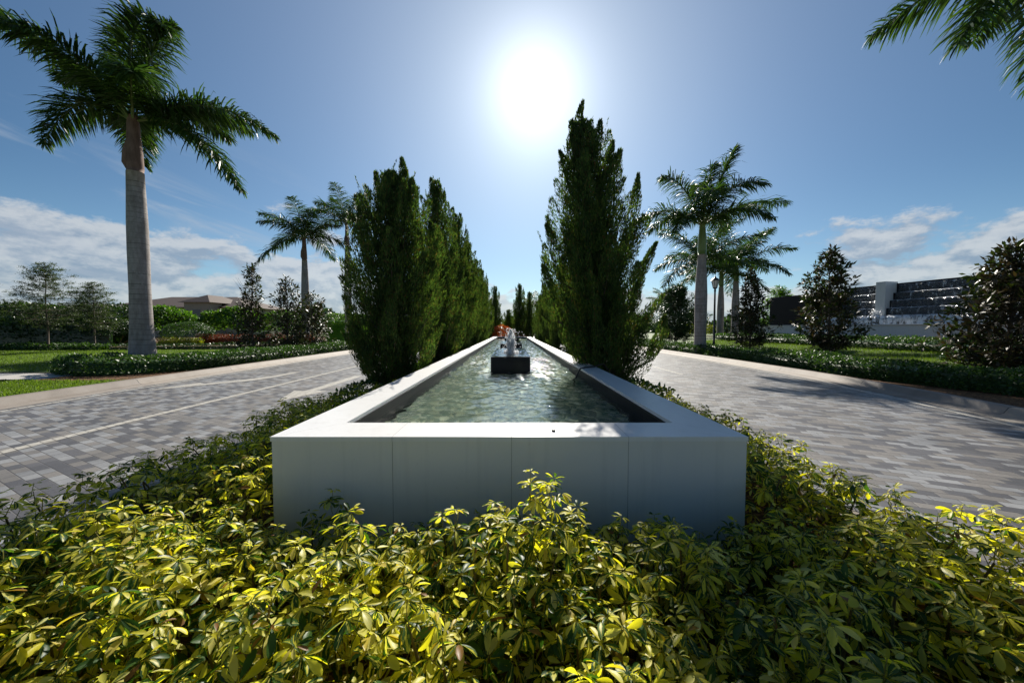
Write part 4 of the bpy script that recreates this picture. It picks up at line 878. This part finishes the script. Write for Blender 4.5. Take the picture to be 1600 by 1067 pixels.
hedge('tall_hedge', [(-52,26), (-30.5,27.2)], 3.0, 3.1, 26000, .22, .12, MAT['dark_hedge'], 108, 'tall near black hedge behind the young oaks', bump_=.05, depth=.2)
hedge('tall_hedge', [(-19.2,36), (-15.6,36.3)], 2.2, 2.9, 6000, .14, .07, MAT['bright'], 109, 'tall square clipped hedge by the lamp post beyond the magnolias', bump_=.02)
hedge('red_hedge', [(-25.0,27.3), (-20.4,27.3), (-16.6,28.5)], 1.0, .95, 7000, .10, .05, MAT['red_hedge'], 110, 'copper red clipped hedge beyond the lawn', bump_=.03)
hedge('yellow_hedge', [(-26.5,25.8), (-23.6,25.8)], .8, .72, 3500, .09, .045, MAT['yellowgreen'], 111, 'small yellow green clipped hedge below the domed bush', bump_=.03)
ball('domed_bush', (-25.6, 27.0, .05), (1.75, 1.4, .95), 5500, .10, .055, MAT['hedge'], 112, 'clipped domed bush behind the yellow green hedge', 'clipped bush', squash=1.0)
ball('domed_bush', (-30.6, 26.4, .05), (2.0, 1.4, .95), 5000, .11, .06, MAT['dark_hedge'], 113, 'dark clipped domed bush between the young oak and the biggest palm', 'clipped bush', squash=1.15)
ball('leafy_bush', (-26.2, 32.0, .05), (3.0, 1.6, 1.5), 5200, .26, .15, MAT['bright'], 114, 'bright green broad leaved bush below the house roof', 'bush', squash=1.75)
ball('leafy_bush', (-31.6, 31.0, .05), (2.7, 1.6, 1.5), 4800, .26, .15, MAT['bright'], 115, 'bright green bush peeping out on both sides of the biggest palm trunk', 'bush', squash=1.8)
ball('leafy_bush', (-20.6, 31.0, .05), (2.4, 1.6, 1.4), 4000, .2, .11, MAT['bright'], 116, 'green bush behind the three magnolias and the copper red hedge', 'bush', squash=1.6)
ball('leafy_bush', (-44.0, 31.0, .05), (5.5, 2, 1.7), 4500, .28, .15, MAT['bright'], 117, 'sunlit bush top showing above the near black hedge', 'bush', squash=1.9)
ball('yellow_bush', (18.4, 34.0, .5), (1.7, 1.3, .75), 1800, .16, .07, MAT['yellowgreen'], 118, 'yellow green bush at the feet of the thin palm trunks', 'bush')
ball('leafy_bush', (21.2, 40.0, .05), (2.4, 1.6, 1.3), 2200, .24, .12, MAT['dark_hedge'], 119, 'dark bush between the thin palm trunks and the fountain wall', 'bush', squash=1.2)

# a far belt of trees closing the horizon
g = rng(120); n = 26000
a = R(-75) + R(150) * g.random(n); rr = 105 + 30 * g.random(n); hh = 2.2 + 1.6 * np.sin(a * 9) + 1.1 * np.sin(a * 23 + 1) + .7 * np.sin(a * 57)
c = np.stack([np.sin(a) * rr, np.cos(a) * rr, np.maximum(.2, (hh + 2.2) * g.random(n) ** .7)], 1)
V, F = diamonds(c, unit(rand_dirs(g, n) + np.array([0, 0, .3])), rand_dirs(g, n), 1.0 + .8 * g.random(n), .6 + .4 * g.random(n))
tag(link('treeline', mesh_np('treeline', V, F), MAT['dark_hedge']), 'far belt of trees along the horizon', 'trees', kind='stuff')

# short grass standing on the lawns close to the roads
g = rng(121)
def blades(poly_fn, box, n, zf=lambda x: np.full(len(x), .05)):
    x = box[0] + (box[1] - box[0]) * g.random(n); y = box[2] + (box[3] - box[2]) * g.random(n); k = poly_fn(x, y); x, y = x[k], y[k]; m = len(x)
    c = np.stack([x, y, zf(x)], 1); d = unit(np.stack([g.normal(size=m) * .4, g.normal(size=m) * .4, np.ones(m)], 1))
    return diamonds(c, d, rand_dirs(g, m), .05 + .05 * g.random(m), .012 + .008 * g.random(m))
parts = [blades(lambda x, y: (x < -10.15) & (y < 9.25) & (y > 5.5), (-17, -10.1, 5, 9.3), 36000), blades(lambda x, y: (y > 11.3 + (-13 - x) * .02) & (x < -13.1), (-34, -13, 11.3, 22.6), 60000), blades(lambda x, y: x > 11.9 , (11.9, 18.5, 11, 30), 50000, rise)]
V = np.concatenate([p[0] for p in parts]); tag(link('grass', mesh_np('grass', V, np.arange(len(V)).reshape(-1, 4)), MAT['grass']), 'short mown grass on the lawns', 'grass', kind='stuff')

# ------------------------------------------------------------------ cascade fountain wall beyond the lawn
fw = thing('fountain_wall', (25.2, 33.5, 0), 'long black stepped fountain wall with cascading water above a white basin', 'fountain wall')
vx = np.array([29.6 - 25.2, 12.0 - 33.5]); LN = float(np.linalg.norm(vx)) ; ang = math.atan2(vx[1], vx[0]); fw.rotation_euler = (0, 0, ang)
# local x runs along the wall towards the camera, local -y faces the road
def wallb(name, boxes, mat, **k):
    mb = MB()
    for b in boxes: mb.box(*b)
    return mb.build(name, mat, fw, **k)
wallb('basin_wall', [(-.3, LN, -1.6, -1.35, 0, 1.72)], MAT['marble']); wallb('basin_ledge', [(-.35, LN, -1.68, -1.30, 1.723, 1.78)], MAT['marble'], bevel=.01)
TW = [(1.2, 2.25, -.95, 9.2)] ; tz = [1.2, 2.35, 2.9, 3.45, 4.0, 4.55]
tb = []; 
for k in range(5): tb.append((6.4, LN, -1.0 + .3 * k + .002, 1.2, tz[k] if k == 0 else tz[k] + .002, tz[k + 1]))
wallb('stepped_wall', tb, MAT['black']); wallb('end_wall', [(0.3, 6.398, -.3, 1.2, 0, 4.45)], MAT['black'])
wallb('wall_cap', [(6.3, LN, -.0 + .19, 1.25, 4.553, 4.68)], MAT['black'])
wallb('pillar', [(8.85, 9.4, -.85, .3, 1.79, 4.8)], MAT['marble'], bevel=.01)
g = rng(130)
for k in range(5):                                                     # a broken sheet of water over each step
    for (xa, xb) in ((6.5, 8.7), (9.55, LN)):
        nx = int((xb - xa) / .09); gx = np.linspace(xa, xb, nx); prof = np.array([(0.16, .03), (.03, .035), (-.03, .0), (-.055, -.15), (-.06, -.32), (-.07, -.58 if k else -.4)])
        ph = g.random() * 9; wv = np.sin(gx * 7 + ph) * .5 + np.sin(gx * 17 + ph * 2) * .3 + g.normal(size=nx) * .35
        V = np.zeros((nx, 6, 3))
        for q in range(6):
            V[:, q, 0] = gx + (g.normal(size=nx) * .02 if q > 2 else 0); V[:, q, 1] = -1.0 + .3 * k + prof[q, 0] - (.035 * np.abs(wv) if q > 1 else 0); V[:, q, 2] = tz[k + 1] + prof[q, 1] + .012 * wv
        link('cascade', mesh_np('cascade', V.reshape(-1, 3), grid_faces(1, nx, 6), smooth=True, midx=np.tile([1, 1, 0, 0, 0], nx - 1)), [MAT['cascade'], MAT['cascade_white']], fw)
nx = 220; gx = np.linspace(4.5, LN, nx); V = np.zeros((nx, 5, 3)); pr = [(-.95, 2.38), (-1.10, 2.40), (-1.21, 2.33), (-1.26, 2.12), (-1.29, 1.75)]
wv = np.sin(gx * 9) * .4 + g.normal(size=nx) * .5
for q in range(5): V[:, q, 0] = gx; V[:, q, 1] = pr[q][0] - .02 * np.abs(wv); V[:, q, 2] = pr[q][1] + .016 * wv
link('overflow', mesh_np('overflow', V.reshape(-1, 3), grid_faces(1, nx, 5), smooth=True), MAT['cascade_white'], fw)
mb = MB()
for k in range(60): foam_blob(mb, (9.1 + g.normal() * .2, -1.0 - .1 * g.random(), 2.3 + .5 * g.random() ** 2), .02 + .035 * g.random(), g, 7)
mb.build('splash', MAT['foam'], fw, True)

# ------------------------------------------------------------------ the house beyond the hedges
hs_ = thing('house', (-52.5, 62, 0), 'wide single storey beige house with a brown hipped tile roof beyond the hedges', 'house')
def hip(mb, x0, x1, y0, y1, z, h, e=.8):
    x0 -= e; x1 += e; y0 -= e; y1 += e; i = min(x1 - x0, y1 - y0) / 2
    if x1 - x0 >= y1 - y0: rd = [(x0 + i, (y0 + y1) / 2, z + h), (x1 - i, (y0 + y1) / 2, z + h)]; fs = [(0,1,5,4), (1,2,5), (2,3,4,5), (3,0,4), (3,2,1,0)]
    else: rd = [((x0 + x1) / 2, y0 + i, z + h), ((x0 + x1) / 2, y1 - i, z + h)]; fs = [(0,1,4), (1,2,5,4), (2,3,5), (3,0,4,5), (3,2,1,0)]
    mb.add([(x0,y0,z), (x1,y0,z), (x1,y1,z), (x0,y1,z)] + rd, fs)
w = MB(); w.box(-21, 4, 0, 12, 0, 5.3); w.box(-4.4, 0.0, -2.6, -.002, 0, 6.0); w.build('wall', MAT['stucco'], hs_)
r = MB(); hip(r, -21, 4, 0, 12, 5.302, 2.4); hip(r, -4.4, 0, -2.6, 5, 6.002, 1.5, .6); r.build('roof', MAT['roof'], hs_)
for (x, y, wd) in ((-18,-.06,1.6), (-14,-.06,1.6), (-9.5,-.06,1.8), (2.6,-.06,1.4), (-2.2,-2.66,1.3)):
    f = MB(); f.box(x - wd / 2 - .12, x + wd / 2 + .12, y, y + .055, 2.4, 4.9); fo = f.build('window', MAT['stucco'], hs_)
    p = MB(); p.box(x - wd / 2, x + wd / 2, y - .02, y + .03, 2.52, 4.78); p.build('pane', MAT['window'], fo)

# ------------------------------------------------------------------ street lamps
def lamp(loc, label):
    t = thing('street_lamp', loc, label, 'street lamp', 'black post-top street lamps')
    b = MB(); b.lathe([(.17, 0), (.17, .06), (.13, .12), (.11, .5), (.085, .56), (.07, .62)], (0, 0, 0), 14); b.build('base', MAT['metal'], t, True)
    p = MB(); p.lathe([(.062, .6), (.055, 2.0), (.045, 3.55), (.06, 3.58), (.06, 3.63), (.04, 3.66), (.09, 3.74)], (0, 0, 0), 12); p.build('pole', MAT['metal'], t, True)
    gl = MB(); gl.lathe([(.10, 3.77), (.17, 4.08), (.19, 4.16)], (0, 0, 0), 8); gl.build('lantern_glass', MAT['glass'], t)
    fr = MB()
    for k in range(8):
        a = 2 * math.pi * k / 8; fr.tube([(.105 * math.cos(a), .105 * math.sin(a), 3.75), (.20 * math.cos(a), .20 * math.sin(a), 4.17)], .010, 5)
    fr.lathe([(.115, 3.73), (.115, 3.77)], (0, 0, 0), 8); fr.build('lantern_frame', MAT['metal'], t)
    cp_ = MB(); cp_.lathe([(.24, 4.165), (.22, 4.20), (.12, 4.30), (.05, 4.34), (.03, 4.42), (.0, 4.46)], (0, 0, 0), 16); cp_.build('cap', MAT['metal'], t, True)
lamp((11.6, 19.6, .05), 'black street lamp standing beside the palm clump'); lamp((-11.95, 24.8, .05), 'black street lamp behind the first juniper, only its lantern showing')
lamp((3.4, 44.0, .0), 'tiny black street lamp in the gap beyond the far end of the pool')
